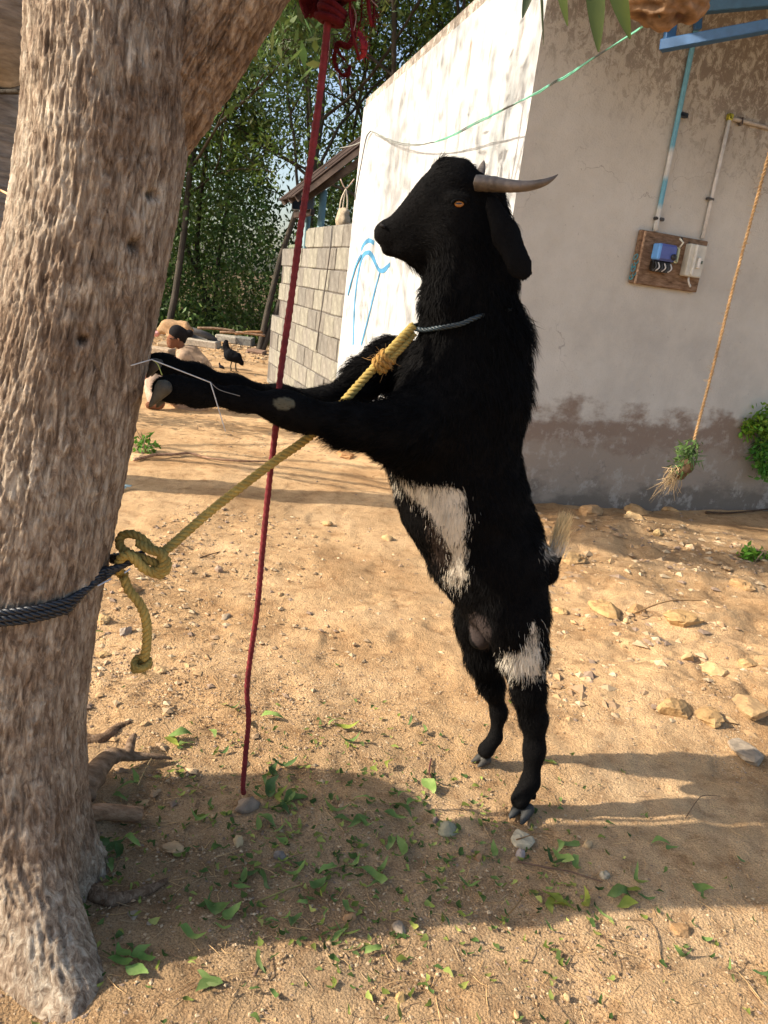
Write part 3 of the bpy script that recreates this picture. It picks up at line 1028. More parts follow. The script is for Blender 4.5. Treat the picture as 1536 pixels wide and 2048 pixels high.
tgt = G(115, 1985); t0 = math.atan2(tgt[1] - tax[0, 1], tgt[0] - tax[0, 0])
print('root dir', math.degrees(t0), np.hypot(tgt[0] - tax[0, 0], tgt[1] - tax[0, 1]), tgt)
rr = rr * (1 + .025 * vn(np.stack([u[:, 0] * 1.3, u[:, 1] * 1.3, zf_ * 2], 1), 44))
rr = rr + lobe(t0 + .05, .32, .22, .16) + lobe(t0 - 1.3, .4, .14, .12) + lobe(t0 + 1.15, .3, .03, .08) + lobe(t0 + 2.8, .4, .15, .12) + .008 * np.exp(-np.maximum(zf_, 0) / .2)
pos = cx + u * rr[:, None]
dsp, cv = bark_disp(pos, u, zf_ * 1.0)
low = np.exp(-np.maximum(zf_, 0) / .2)
pos = pos + u * (dsp * (1 + .5 * low) + low * .012 * fbm(pos * 14, 3, 77))[:, None]
# holes in the bark
dark = np.ones(len(pos))
for px, py, rp in ((303, 390, 9), (268, 490, 10), (165, 680, 8)):
    c = P(px, py, 1.40); vv = ray(px, py); vv = vv / np.linalg.norm(vv)
    w3 = pos - CP; dist = np.linalg.norm(w3 - (w3 @ vv)[:, None] * vv, axis=1) / (rp * mpp(px, py, 1.42)); fr = (pos[:, 1] < cx[:, 1] + .05)
    g = np.exp(-(dist ** 2)) * fr
    pos -= u * (g * .014)[:, None]; dark *= 1 - .75 * g
lichen = sstep(.35, .8, fbm(pos * 11, 3, 90))
bc = (.55 + .6 * cv)[:, None] * np.ones(3) * (1 + lichen[:, None] * np.array([.22, .24, .24])) * dark[:, None]
i = (np.arange(NZ - 1)[:, None] * NT + np.arange(NT)[None]); j2 = (np.arange(NZ - 1)[:, None] * NT + (np.arange(NT)[None] + 1) % NT)
F = np.stack([i, j2, j2 + NT, i + NT], -1).reshape(-1, 4)
mtree = thing('leaning_tree', (tax[0, 0], tax[0, 1], 0), 'thick leaning tree with rough ridged bark at the left, under the hooves of the goat', 'tree')
mb = MB(); mb.add(pos, F, bc); mb.build('trunk', m_bark, mtree)
# limb forking right
lp = pxpath([(300, 330, 1.45), (338, 235, 1.45), (372, 160, 1.46), (425, 70, 1.47), (492, -40, 1.48), (575, -170, 1.52), (680, -330, 1.60)], 260)
lr = np.interp(np.linspace(0, 1, 260), [0, .2, .4, .7, 1], [44, 72, 80, 80, 76]) * mpp(450, 100, 1.46)
T = np.gradient(lp, axis=0); T /= np.linalg.norm(T, axis=1)[:, None]
n1_ = np.cross(T, [0, 1.0, 0]); n1_ /= np.linalg.norm(n1_, axis=1)[:, None]; n2_ = np.cross(T, n1_)
NL = 240; th = np.linspace(0, 2 * math.pi, NL, endpoint=False)
u = (np.cos(th)[None, :, None] * n1_[:, None] + np.sin(th)[None, :, None] * n2_[:, None]).reshape(-1, 3)
Lc = np.repeat(np.r_[0, np.cumsum(np.linalg.norm(np.diff(lp, axis=0), axis=1))], NL)
base = np.repeat(lp, NL, 0); rv = np.repeat(lr, NL)
uu = np.tile(np.stack([np.cos(th), np.sin(th), 0 * th], 1), (260, 1))
pos = base + u * rv[:, None]; dsp, cv = bark_disp(pos, uu, Lc, .0045); pos = pos + u * dsp[:, None]
i = (np.arange(259)[:, None] * NL + np.arange(NL)[None]); j2 = (np.arange(259)[:, None] * NL + (np.arange(NL)[None] + 1) % NL)
mb = MB(); mb.add(pos, np.stack([i, i + NL, j2 + NL, j2], -1).reshape(-1, 4), (.55 + .55 * cv)[:, None] * [1, .9, .8]); mb.build('limb', m_bark, mtree)
# stump-shaped blocker added out of view to shade the foot of the tree
q = spline([(-1.44, 1.28, -.1), (-1.44, 1.28, .1), (-1.45, 1.28, .5), (-1.44, 1.29, .93)], 120)
mb = MB(); mb.tube(q, np.interp(np.linspace(0, 1, 120), [0, .2, 1], [.33, .29, .28]) * (1 + .05 * vn(q * 14, 2)), 48, (.9, .85, .8)); tag(mb.build('shade_stump', m_bark), 'thick stump shape added out of view to shade the foot of the leaning tree', 'stump')
# surface roots
for pts, r0_, r1_ in (([(150, 1760), (215, 1795), (265, 1790), (310, 1775), (335, 1762)], .020, .006), ([(160, 1480), (200, 1478), (235, 1455), (262, 1445)], .022, .008)):
    q = spline([G(x, y, .004) for x, y in pts], 40); mb = MB(); rad = np.linspace(r0_, r1_, 40)
    q = q + np.stack([.004 * vn(q * 20, 1), .004 * vn(q * 20, 2), -rad * .35], 1)
    mb.tube(q, rad * (1 + .2 * vn(q * 50, 3)), 12, (.62, .52, .44)); mb.build('surface_root', m_bark, mtree)

# ------------------------------------------------------------------ palm behind
pl = thing('palm_tree', P(-40, 700, 4.3) * [1, 1, 0], 'smooth grey ringed palm trunk standing behind the leaning tree at the left edge', 'palm')
q = np.array([P(-78, 900, 4.3), P(-60, 700, 4.3), P(-32, 460, 4.3), P(-16, 250, 4.3), P(-4, 60, 4.3), P(8, -200, 3.45), P(8, -200, 3.45) + np.array([.25, .1, 5.2])])
q[0, 2] = -.1
q = spline(q, 420); s_ = np.cumsum(np.r_[0, np.linalg.norm(np.diff(q, axis=0), axis=1)])
mb = MB(); ring = ((s_ / .075) % 1); mb.tube(q, .155 * (1 + .025 * (ring < .25) + .02 * vn(q * 3, 2)), 28, (.82 + .25 * ring[:, None]) * np.array([[1, 1, 1.]]))
mb.build('trunk', m_palm, pl)


def leaf_cloud(mb, C, L, W, rs, droop=.5, col=(1, 1, 1), cvar=.35, up=0.0):
    n = len(C)
    d = rs.normal(size=(n, 3)); d[:, 2] -= droop; d /= np.linalg.norm(d, axis=1)[:, None]
    r_ = rs.normal(size=(n, 3)); r_[:, 2] *= (1 - up); s = np.cross(d, r_); s /= np.linalg.norm(s, axis=1)[:, None] + 1e-9
    l = L * rs.uniform(.6, 1.25, n)[:, None]; w_ = W * rs.uniform(.6, 1.25, n)[:, None]
    V = np.stack([C, C + d * l * .45 + s * w_, C + d * l, C + d * l * .45 - s * w_], 1).reshape(-1, 3)
    F = np.arange(4 * n).reshape(-1, 4)
    g = 1 + cvar * rs.uniform(-1, 1, (n, 1))
    c = np.asarray(col) * g * (1 + .15 * rs.uniform(-1, 1, (n, 3)))
    mb.add(V, F, np.repeat(c, 4, 0))


# fronds of the palm seen only as its own crown high above
mb = MB()
top = q[-1]
for k in range(14):
    a = k * 2.4; fr = [top + np.array([math.cos(a) * t, math.sin(a) * t, .9 * math.sin(t * 1.35)]) for t in np.linspace(0, 2.4, 14)]
    mb.tube(fr, np.linspace(.02, .004, 14), 5, (.6, .7, .4))
    fr = np.array(fr)
    for s in (-1, 1):
        B = resample(fr[1:], .045)
        sd_ = np.array([-math.sin(a), math.cos(a), -.5]) * s
        d = sd_ / np.linalg.norm(sd_)
        tng = np.array([math.cos(a), math.sin(a), 0]) * .012
        V = np.stack([B - tng, B + d * .25 - tng * 2, B + d * .5 + [0, 0, -.12], B + tng], 1).reshape(-1, 3)
        mb.add(V, np.arange(len(V)).reshape(-1, 4), (.7, .9, .5))
mb.build('frond_crown', m_leafw, pl)


# ------------------------------------------------------------------ woodland
def grow(seed, H, forks=2, spread=.35, nleaf=22000, lsz=(.15, .026), crown=(.35, 1.0), cw=1.9, col=(1, 1, 1)):
    rs = np.random.RandomState(seed)
    segs = []; tips = []

    def br(p, d, L, r_, dep):
        n = 7; pts = [p]
        for i in range(n):
            d = d + rs.normal(size=3) * .11; d[2] += .05; d /= np.linalg.norm(d)
            p = p + d * L / n; pts.append(p)
        segs.append((np.array(pts), np.linspace(r_, r_ * .5, n + 1)))
        if dep == 0 or L < .6:
            tips.extend(pts[2:]); return
        k = 4 if dep > 1 else 3
        for i in range(k):
            j = rs.randint(3, n + 1); dd = d * .7 + rs.normal(size=3) * [.75, .75, .35]; dd[2] = abs(dd[2]) * .8 + .15; dd /= np.linalg.norm(dd)
            br(pts[j], dd, L * rs.uniform(.38, .6), r_ * .5, dep - 1)
        tips.extend(pts[-2:])
    for k in range(forks):
        d0 = np.array([rs.normal() * spread * (k > 0 or forks == 1), rs.normal() * spread, 3.0]); d0 /= np.linalg.norm(d0)
        br(np.array([0, 0, -.4]), d0, H * rs.uniform(.75, .95), .065 * H / 10, 3)
    mt = MB()
    for p_, r_ in segs:
        mt.tube(p_, np.maximum(r_, .008), 6 if r_[0] > .03 else 4, cap=False)
    tips = np.array(tips); tips = tips[tips[:, 2] > H * crown[0] * .5]
    cl = tips[rs.randint(len(tips), size=nleaf // 14)] + rs.normal(size=(nleaf // 14, 3)) * .34
    C = cl[rs.randint(len(cl), size=nleaf)] + rs.normal(size=(nleaf, 3)) * .15
    mc = MB(); leaf_cloud(mc, C, lsz[0], lsz[1], rs, .55, col)
    return mt, mc


kinds = [grow(3, 11.5, 2, nleaf=22000), grow(8, 10, 3, .5, 24000, col=(1.15, 1.15, .9)), grow(15, 12.5, 1, .2, 20000, (.16, .024), col=(.85, .9, .95))]
tree_spots = [(522, 16.5, 0, 'tall tree with a forked dark trunk, nearest in the wood left of the red rope'), (430, 20, 1, 'bushy tree in the wood just right of the big trunk'), (330, 17, 2, 'slender tree in the wood half hidden by the big trunk'),
              (638, 22, 1, 'tree in the wood right behind the red rope, below the gap of sky'), (700, 18, 2, 'tall slender tree rising left of the white wall top'), (775, 21, 0, 'forked tree showing above the low end of the white wall'),
              (860, 18.5, 1, 'yellow green bushy tree above the middle of the white wall'), (960, 23, 2, 'slender tree behind the house, rightmost of the wood'), (70, 19, 0, 'forked tree in the wood left of the big trunk')]
first = {}
for n_, (px, D, kd, lab) in enumerate(tree_spots):
    g = P(px, 600, D); gz = float(terr(g[0], g[1])[0])
    t = thing('woodland_tree', (g[0], g[1], gz), lab, 'tree', 'tall trees of the wood behind the yard', rot=(0, 0, n_ * 1.9))
    if kd not in first:
        a = kinds[kd][0].build('trunk', m_tbark, t, local=True); b2 = kinds[kd][1].build('crown', m_leafw, t, local=True)
        first[kd] = (a, b2)
    else:
        for s in first[kd]:
            c = s.copy(); COL.objects.link(c); c.parent = t
    t.scale = (1, 1, .9 + .05 * (n_ % 4))
# the mass of the wood
rs = np.random.RandomState(5)
mb = MB()
N = 560000
C = np.stack([rs.uniform(-26, 16, N), 17.5 + 13 * rs.uniform(0, 1, N) ** 1.5, rs.uniform(0, 1, N) ** 1.1 * 8.2], 1)
den = fbm(C * [.75, .75, .55], 3, 12)
topz = 6.0 + 1.6 * fbm(np.stack([C[:, 0] * .5, C[:, 1] * .3, 0 * C[:, 0]], 1), 2, 3)
gxp = P(600, 150, 21)[0]
topz = topz - 3.6 * np.exp(-((C[:, 0] - gxp - (C[:, 1] - 21) * (gxp / 21)) / .9) ** 2) - .4
keep = (den > -.30 + .35 * sstep(0, 1.5, C[:, 2] - topz + 1.2)) & (C[:, 2] < topz)
C = C[keep]; C[:, 2] -= .2
tone = fbm(C * .45, 2, 40)
cc = np.where(tone[:, None] > .25, [[1.25, 1.2, .7]], np.where(tone[:, None] < -.35, [[.7, .85, .95]], [[1, 1, 1]]))
m2 = MB()
leaf_cloud(m2, C, .15, .034, rs, .5)
m2.C = [m2.C[0] * np.repeat(cc, 4, 0)]
print('wood leaves', len(C))
tag(m2.build('woodland', m_leafw), 'dense dark green mass of bushes and small trees closing the yard', 'woodland', kind='stuff')
mb = MB()
for k in range(10):
    x, y = rs.uniform(-24, 14), rs.uniform(17.3, 26)
    p_ = np.array([x, y, -.5]); pts = [p_]
    d = np.array([rs.normal() * .12, 0, 1])
    for i_ in range(8):
        d = d + rs.normal(size=3) * .08; p_ = p_ + d / np.linalg.norm(d) * .9; pts.append(p_)
    mb.tube(pts, np.linspace(rs.uniform(.05, .12), .02, 9), 6)
tag(mb.build('woodland_stems', m_tbark), 'many thin dark stems inside the dense wood', 'stems', kind='stuff')

# sparse leafy tree out of the picture at the left: its shade dapples the white wall
kt = grow(31, 6.6, 3, .9, 3800, (.13, .02))
st = thing('shade_tree', (-4.7, 5.1, 0), 'light leafy tree standing to the left of the yard', 'tree')
kt[0].build('trunk', m_tbark, st, local=True); kt[1].build('crown', m_leafw, st, local=True)

# ------------------------------------------------------------------ the goat
NB = np.array([.30, -.954, 0])
gp = []


def g_(p0, r0, p1=None, r1=None, w=1.0, k=.035, fur=.022, flow=None):
    d = pr(p0, r0, p1, r1, w, k, NB); d['fur'] = fur
    d['flow'] = flow if flow is not None else (d['b'] - d['a'])
    gp.append(d)
    return d


dn = np.array([.12, .02, -1.0])
# trunk of the body
g_((925, 790, 1.80), 134, (903, 872, 1.80), 134, .74, flow=dn, fur=.024)
g_((958, 690, 1.81), 98, (930, 800, 1.80), 128, .74, flow=dn, fur=.026)
g_((900, 880, 1.81), 132, (925, 990, 1.83), 124, .80, flow=dn, fur=.020)
g_((925, 990, 1.83), 124, (972, 1095, 1.86), 112, .82, flow=dn, fur=.018)
g_((972, 1095, 1.86), 112, (1000, 1180, 1.875), 90, .84, flow=dn, fur=.018)
# neck
g_((934, 540, 1.80), 78, (934, 610, 1.80), 90, .72, flow=dn, fur=.022)
g_((934, 610, 1.80), 90, (946, 700, 1.81), 106, .74, flow=dn, fur=.026)
g_((990, 400, 1.80), 24, (1010, 560, 1.80), 28, .8, flow=dn, fur=.02)
# head
hf = np.array([.95, .1, .35])
g_((908, 388, 1.79), 62, (948, 405, 1.80), 54, .62, k=.02, flow=hf, fur=.010)
g_((890, 346, 1.79), 29, (925, 345, 1.79), 24, .7, k=.018, flow=hf, fur=.012)
g_((872, 415, 1.785), 62, (800, 464, 1.78), 34, .60, k=.02, flow=hf, fur=.005)
g_((800, 464, 1.78), 34, (778, 468, 1.778), 25, .68, k=.015, flow=hf, fur=.003)
g_((760, 461, 1.775), 12, (768, 458, 1.775), 15, .9, k=.012, flow=hf, fur=.002)
g_((758, 476, 1.775), 10, (775, 480, 1.775), 14, .9, k=.01, flow=hf, fur=.002)
g_((776, 498, 1.778), 14, (800, 496, 1.778), 20, .8, k=.010, flow=hf, fur=.004)
g_((895, 462, 1.79), 66, (842, 484, 1.785), 46, .62, k=.025, flow=hf, fur=.008)
g_((925, 470, 1.79), 70, (940, 540, 1.80), 76, .66, flow=dn, fur=.016)
g_((826, 526, 1.785), 6, (850, 542, 1.785), 6, 1, k=.02, flow=np.array([-.1, 0, -1]), fur=.030)
# brow over the eye, cheek bone below
g_((902, 396, 1.742), 9, (935, 397, 1.742), 9, .6, k=.012, flow=hf, fur=.005)
g_((880, 424, 1.748), 10, (915, 424, 1.742), 9, .6, k=.015, flow=hf, fur=.005)
# near ear, hanging
ef = P(1052, 545, 1.70) - P(985, 405, 1.72)
g_((984, 408, 1.735), 17, (1012, 470, 1.715), 30, .26, k=.014, flow=ef, fur=.004)
g_((1012, 470, 1.715), 30, (1040, 532, 1.70), 25, .26, k=.012, flow=ef, fur=.004)
g_((1040, 532, 1.70), 25, (1050, 545, 1.70), 17, .26, k=.012, flow=ef, fur=.004)
# far ear, mostly hidden
g_((990, 405, 1.87), 16, (1005, 520, 1.90), 24, .3, k=.014, flow=ef, fur=.004)
# near fore leg
lf = P(330, 780, 1.385) - P(700, 850, 1.564)
g_((870, 830, 1.72), 84, (800, 862, 1.65), 62, .8, k=.05, flow=np.array([-.4, -.1, -1]), fur=.02)
g_((800, 862, 1.65), 62, (700, 850, 1.574), 40, .9, k=.04, flow=lf + [0, 0, -.12], fur=.02)
g_((700, 850, 1.574), 40, (600, 828, 1.527), 30, .95, flow=lf, fur=.014)
g_((600, 828, 1.527), 30, (565, 815, 1.51), 30, .95, flow=lf, fur=.009)
g_((565, 815, 1.51), 27, (480, 798, 1.467), 19, .95, flow=lf, fur=.011)
g_((480, 798, 1.467), 19, (405, 787, 1.431), 20, .95, flow=lf, fur=.012)
g_((405, 787, 1.431), 20, (352, 778, 1.4), 26, .9, flow=lf, fur=.011)
g_((352, 778, 1.4), 26, (330, 778, 1.39), 26, .85, k=.015, flow=lf, fur=.008)
g_((405, 797, 1.426), 10, (385, 806, 1.417), 9, k=.015, flow=lf, fur=.008)      # dew claw
# far fore leg
g_((850, 760, 1.876), 70, (782, 728, 1.851), 46, .8, k=.05, flow=np.array([-.6, 0, -.8]), fur=.024)
g_((782, 728, 1.851), 46, (728, 752, 1.77), 34, .9, k=.04, flow=np.array([-.7, 0, -.7]), fur=.024)
g_((728, 772, 1.76), 32, (650, 799, 1.703), 20, .95, flow=lf, fur=.014)
g_((650, 799, 1.703), 20, (560, 792, 1.654), 17, .95, flow=lf, fur=.010)
g_((560, 792, 1.654), 17, (470, 771, 1.595), 16, .95, flow=lf, fur=.009)
g_((470, 771, 1.595), 16, (395, 750, 1.549), 17, .95, flow=lf, fur=.009)
g_((395, 750, 1.549), 17, (330, 729, 1.505), 19, .95, flow=lf, fur=.007)
g_((330, 729, 1.505), 19, (312, 725, 1.491), 19, .95, k=.02, flow=lf, fur=.005)
# near hind leg
g_((1012, 1140, 1.80), 78, (1030, 1235, 1.79), 66, .74, k=.05, flow=dn, fur=.018)
g_((1030, 1235, 1.79), 66, (1046, 1305, 1.79), 46, .78, flow=dn, fur=.022)
g_((1046, 1305, 1.79), 46, (1058, 1385, 1.80), 30, .85, flow=dn, fur=.020)
g_((1058, 1385, 1.80), 30, (1068, 1440, 1.805), 23, .9, flow=dn, fur=.015)
g_((1068, 1440, 1.805), 24, (1069, 1500, 1.80), 18, .9, flow=dn, fur=.007)
g_((1069, 1500, 1.80), 18, (1061, 1565, 1.79), 17, flow=dn, fur=.005)
g_((1060, 1565, 1.79), 18, (1040, 1599, 1.775), 19, k=.02, flow=dn, fur=.005)
g_((1060, 1580, 1.80), 9, (1066, 1592, 1.80), 8, k=.015, flow=dn, fur=.003)
# far hind leg
g_((985, 1150, 1.95), 70, (963, 1240, 1.965), 50, .74, k=.05, flow=dn, fur=.02)
g_((963, 1240, 1.965), 50, (968, 1310, 1.98), 34, .8, flow=dn, fur=.028)
g_((968, 1310, 1.98), 34, (985, 1375, 2.0), 20, .85, flow=dn, fur=.022)
g_((985, 1375, 2.0), 20, (998, 1425, 2.01), 13, .9, flow=dn, fur=.010)
g_((998, 1425, 2.01), 13, (991, 1475, 2.0), 12, flow=dn, fur=.005)
g_((991, 1475, 2.0), 12, (972, 1500, 1.985), 17, k=.02, flow=dn, fur=.005)
# tail
tf = P(1130, 1030, 1.90) - P(1115, 1110, 1.90)
g_((1085, 1120, 1.88), 26, (1100, 1150, 1.885), 16, .9, flow=dn, fur=.012)
g_((1100, 1150, 1.885), 13, (1114, 1108, 1.89), 9, .8, k=.015, flow=np.array([.2, 0, .8]), fur=.012)
g_((1112, 1115, 1.89), 10, (1118, 1085, 1.89), 9, 1, k=.012, flow=tf, fur=.022)
# scrotum and sheath
g_((962, 1235, 1.865), 20, (962, 1275, 1.86), 25, .9, k=.012, flow=dn, fur=0)
g_((880, 1075, 1.80), 12, (893, 1125, 1.81), 11, .9, k=.02, flow=dn, fur=.008)
# knee callus
g_((567, 806, 1.482), 14, (580, 808, 1.484), 10, .5, k=.01, flow=lf, fur=0)

V, F = sdf_mesh(gp, .0062, smooth=1)
v1, v2, v3 = V[F[:, 0]], V[F[:, 1]], V[F[:, 2]]
FN = np.cross(v2 - v1, V[F[:, 3]] - v1); FA = np.linalg.norm(FN, axis=1) / 1.0; FN = FN / (FA[:, None] + 1e-12)
VN = np.zeros_like(V)
for k in range(4): np.add.at(VN, F[:, k], FN * FA[:, None])
VN /= np.linalg.norm(VN, axis=1)[:, None] + 1e-12


def inpoly(px, py, poly):
    poly = np.array(poly, float); r = np.zeros(len(px), bool); j = len(poly) - 1
    for i in range(len(poly)):
        xi, yi = poly[i]; xj, yj = poly[j]
        c = ((yi > py) != (yj > py)) & (px < (xj - xi) * (py - yi) / (yj - yi + 1e-9) + xi)
        r ^= c; j = i
    return r


BEL = [(783, 945), (812, 962), (844, 975), (893, 970), (928, 984), (933, 1035), (930, 1090), (934, 1150), (915, 1178), (886, 1160), (905, 1112), (872, 1050), (850, 1018), (810, 985)]
THI = [(1070, 1240), (1078, 1290), (1084, 1350), (1050, 1352), (1018, 1345), (1002, 1318), (1006, 1302), (1038, 1308), (1052, 1290)]
TAI = [(1098, 1107), (1128, 1104), (1150, 1000), (1098, 1000)]
SCR = [(938, 1228), (950, 1222), (970, 1232), (984, 1262), (980, 1300), (962, 1303), (944, 1280), (936, 1250)]
SHE = [(858, 1040), (874, 1052), (896, 1095), (900, 1128), (884, 1140), (866, 1100)]
CAL = [(546, 806), (556, 796), (575, 795), (590, 803), (588, 814), (570, 822), (553, 818)]


def coatcol(Q, N, jit=0.0, rs=RS):
    px, py = proj(Q)
    if jit: px = px + rs.normal(0, jit, len(px)); py = py + rs.normal(0, jit, len(py))
    c = np.tile([[.0042, .0038, .0037]], (len(Q), 1))
    nf = N @ np.array([0, -1, 0]) > -.35
    nz = .5 * vn(Q * 60, 3)
    b_ = inpoly(px + 12 * nz, py + 5 * nz, BEL) & nf & (Q[:, 1] < 1.95); c[b_] = np.array([[.70, .62, .49]]) * (1 - .22 * sstep(.0, .8, vn(Q * 28, 12))[b_])[:, None]
    t_ = inpoly(px + 9 * nz, py + 5 * nz, THI) & nf & (Q[:, 1] < 1.9); c[t_] = [.72, .64, .51]
    s_ = inpoly(px, py, SCR) & nf & (Q[:, 1] < 1.93); c[s_] = [.045, .034, .031]
    h_ = inpoly(px, py, SHE) & nf; c[h_] = [.05, .035, .027]
    a_ = inpoly(px, py, TAI); c[a_] = [.66, .46, .20]
    lo_ = inpoly(px, py, [(1090, 1112), (1135, 1112), (1135, 1085), (1090, 1085)]); c[lo_] = [.66, .58, .46]
    k_ = inpoly(px, py, CAL) & (N[:, 1] < 0); c[k_] = [.10, .09, .06]
    return c, (s_ | k_)


feet = thing('goat', G(1045, 1625) * [1, 1, 0], 'black goat with white belly patch standing upright with its forelegs against the trunk', 'goat')
cc, bare = coatcol(V, VN)
mb = MB(); mb.add(V, F, cc); mb.build('body', m_skin, feet)

# fur
NS = 135000
keepF = FA > 0
pf = FA / FA.sum()
fi = RS.choice(len(F), NS, p=pf)
a_, b_ = RS.uniform(size=(2, NS)); a_, b_ = a_[:, None], b_[:, None]
Rt = (V[F[fi, 0]] * (1 - a_) + V[F[fi, 1]] * a_) * (1 - b_) + (V[F[fi, 3]] * (1 - a_) + V[F[fi, 2]] * a_) * b_
Nn = VN[F[fi, 0]]
W = np.zeros(NS); FL = np.zeros((NS, 3)); LN = np.zeros(NS)
for p in gp:
    d = prim_d(p, Rt); w_ = np.exp(-np.maximum(d, -.02) / .010)
    fl = p['flow'] / (np.linalg.norm(p['flow']) + 1e-9)
    W += w_; FL += w_[:, None] * fl; LN += w_ * p['fur']
FL /= np.linalg.norm(FL, axis=1)[:, None] + 1e-9; LN /= W
px, py = proj(Rt)
LN *= 1 - .97 * np.exp(-(((px - 918) / 19) ** 2 + ((py - 408) / 14) ** 2) ** 2)
for cx_, cy_, rad, ml, mn in ((672, 885, 34, 2.3, 0), (700, 735, 38, 1.9, 0), (1052, 720, 60, 1.5, 0), (1040, 640, 50, 2.0, 0), (1075, 800, 60, 1.4, 0), (840, 535, 22, 1.6, 0), (1025, 430, 30, 2.3, 0),
                          (940, 1360, 36, 1.9, 0), (1100, 1280, 40, 1.4, 0), (770, 935, 40, 1.4, 0), (860, 1150, 50, 1.6, 0), (1028, 1440, 24, 2.2, 0), (1030, 1330, 40, 1.5, 0), (880, 315, 25, 1.3, 0), (740, 690, 30, 1.3, 0), (1045, 590, 40, 1.5, 0), (800, 905, 40, 1.3, 0)):
    LN *= 1 + (ml - 1) * np.exp(-(((px - cx_) ** 2 + (py - cy_) ** 2) / rad ** 2))
tang = FL - Nn * (FL * Nn).sum(1)[:, None]; tang /= np.linalg.norm(tang, axis=1)[:, None] + 1e-6
cl = np.stack([vn(Rt * 55, 31), vn(Rt * 55, 32), vn(Rt * 55, 33)], 1)
cl2 = np.stack([vn(Rt * 17, 34), vn(Rt * 17, 35), vn(Rt * 17, 36)], 1)
L = (LN * RS.uniform(.45, 1.15, NS) * (1 + .45 * vn(Rt * 40, 37)))[:, None]
d1 = tang * .9 + Nn * .42 + cl * .22 + cl2 * .16 + RS.normal(0, .10, (NS, 3)); d1 /= np.linalg.norm(d1, axis=1)[:, None]
d2 = tang * .9 + Nn * .20 + cl * .40 + cl2 * .28 + RS.normal(0, .18, (NS, 3)) + np.array([0, 0, -.35]) * np.minimum(1, L / .03); d2 /= np.linalg.norm(d2, axis=1)[:, None]
cc, bare = coatcol(Rt, Nn, 9)
ok = (LN > .002) & ~bare
Rt, L, d1, d2, Nn, cc = Rt[ok], L[ok], d1[ok], d2[ok], Nn[ok], cc[ok]
n = len(Rt)
sd2 = np.cross(d1, Nn) + RS.normal(0, .4, (n, 3)); sd2 /= np.linalg.norm(sd2, axis=1)[:, None]
wd = (.00075 * np.clip(L[:, 0] / .02, .6, 1.2))[:, None] * np.where(cc[:, :1] > .2, .65, 1)
r0 = Rt - Nn * .001; mid = Rt + d1 * L * .5; tip = mid + d2 * L * .55
V5 = np.stack([r0 - sd2 * wd, r0 + sd2 * wd, mid + sd2 * wd * .75, mid - sd2 * wd * .75, tip], 1).reshape(-1, 3)
b5 = np.arange(n)[:, None] * 5
cc = cc * RS.uniform(.6, 1.25, (n, 1))
mb = MB(); mb.add(V5, [b5 + [0, 1, 2, 3], b5 + [3, 2, 4]], np.repeat(cc, 5, 0))
tag(mb.build('coat', m_fur, feet), kind='stuff')

# pale tuft of the tail
mb = MB(); nT = 3200; t = RS.uniform(0, 1, nT)[:, None]
a3, b3 = P(1112, 1108, 1.885), P(1125, 1048, 1.89)
q0 = a3 + (b3 - a3) * t * .8 + RS.normal(0, .0072, (nT, 3)); dd = (b3 - a3) / np.linalg.norm(b3 - a3) + RS.normal(0, .13, (nT, 3)) + [.06, 0, 0]
l3 = RS.uniform(.02, .052, (nT, 1)); s3 = np.cross(dd, RS.normal(size=(nT, 3))); s3 /= np.linalg.norm(s3, axis=1)[:, None]
Vt = np.stack([q0 - s3 * .0008, q0 + s3 * .0008, q0 + dd * l3 * .5 + s3 * .0006, q0 + dd * l3 * .5 - s3 * .0006, q0 + dd * l3 + [.003, 0, 0]], 1).reshape(-1, 3); b6 = np.arange(nT)[:, None] * 5
ct = np.where(t < .25, [[.66, .58, .46]], [[.82, .62, .33]]) * RS.uniform(.8, 1.3, (nT, 1))
mb.add(Vt, [b6 + [0, 1, 2, 3], b6 + [3, 2, 4]], np.repeat(ct, 5, 0)); tag(mb.build('tail_tuft', m_fur, feet), kind='stuff')

# horns
def horn(pts, rad, nm, tw=0):
    q = pxpath(pts, 90); t = np.linspace(0, 1, 90)
    r_ = np.interp(t, np.linspace(0, 1, len(rad)), rad) * mpp(pts[0][0], pts[0][1], pts[0][2])
    r_ = r_ * (1 + .055 * np.abs(np.sin(t * 42)) * (1 - t) + .02 * vn(np.stack([t * 20, t, t], 1), 5))
    mb = MB(); g = (1.0 - .45 * t)[:, None] * np.array([[1, .97, .93]]); mb.tube(q, r_, 18, g, squash=.72); return mb.build(nm, m_horn, feet)


horn([(952, 366, 1.745), (985, 368, 1.735), (1020, 372, 1.72), (1055, 372, 1.71), (1085, 366, 1.70), (1103, 358, 1.70), (1116, 349, 1.70)], [21, 20, 16.5, 13.5, 10, 6, 1.2], 'horn')
horn([(950, 362, 1.84), (958, 350, 1.88), (963, 338, 1.92), (966, 328, 1.95), (968, 321, 1.97)], [14, 11, 8, 5, 1], 'horn')


def surf(px, py):
    v = ray(px, py); v = v / np.linalg.norm(v); w3 = V - CP; t = w3 @ v
    d = np.linalg.norm(w3 - t[:, None] * v, axis=1)
    c = d < max(.006, d.min() + .003)
    return CP + v * t[c].min(), v


e, v_ = surf(918, 407)
R1, R2 = _R, _U
mb = MB()


def ellips(c, ax, sz, n=14, m=10):
    th = np.linspace(0, 2 * math.pi, n, endpoint=False); ph = np.linspace(-math.pi / 2, math.pi / 2, m)
    Vv = np.array([[math.cos(p) * math.cos(t), math.cos(p) * math.sin(t), math.sin(p)] for p in ph for t in th]) * sz
    i = (np.arange(m - 1)[:, None] * n + np.arange(n)[None]); j = (np.arange(m - 1)[:, None] * n + (np.arange(n)[None] + 1) % n)
    return np.asarray(c) + Vv @ np.asarray(ax), np.stack([i, j, j + n, i + n], -1).reshape(-1, 4)


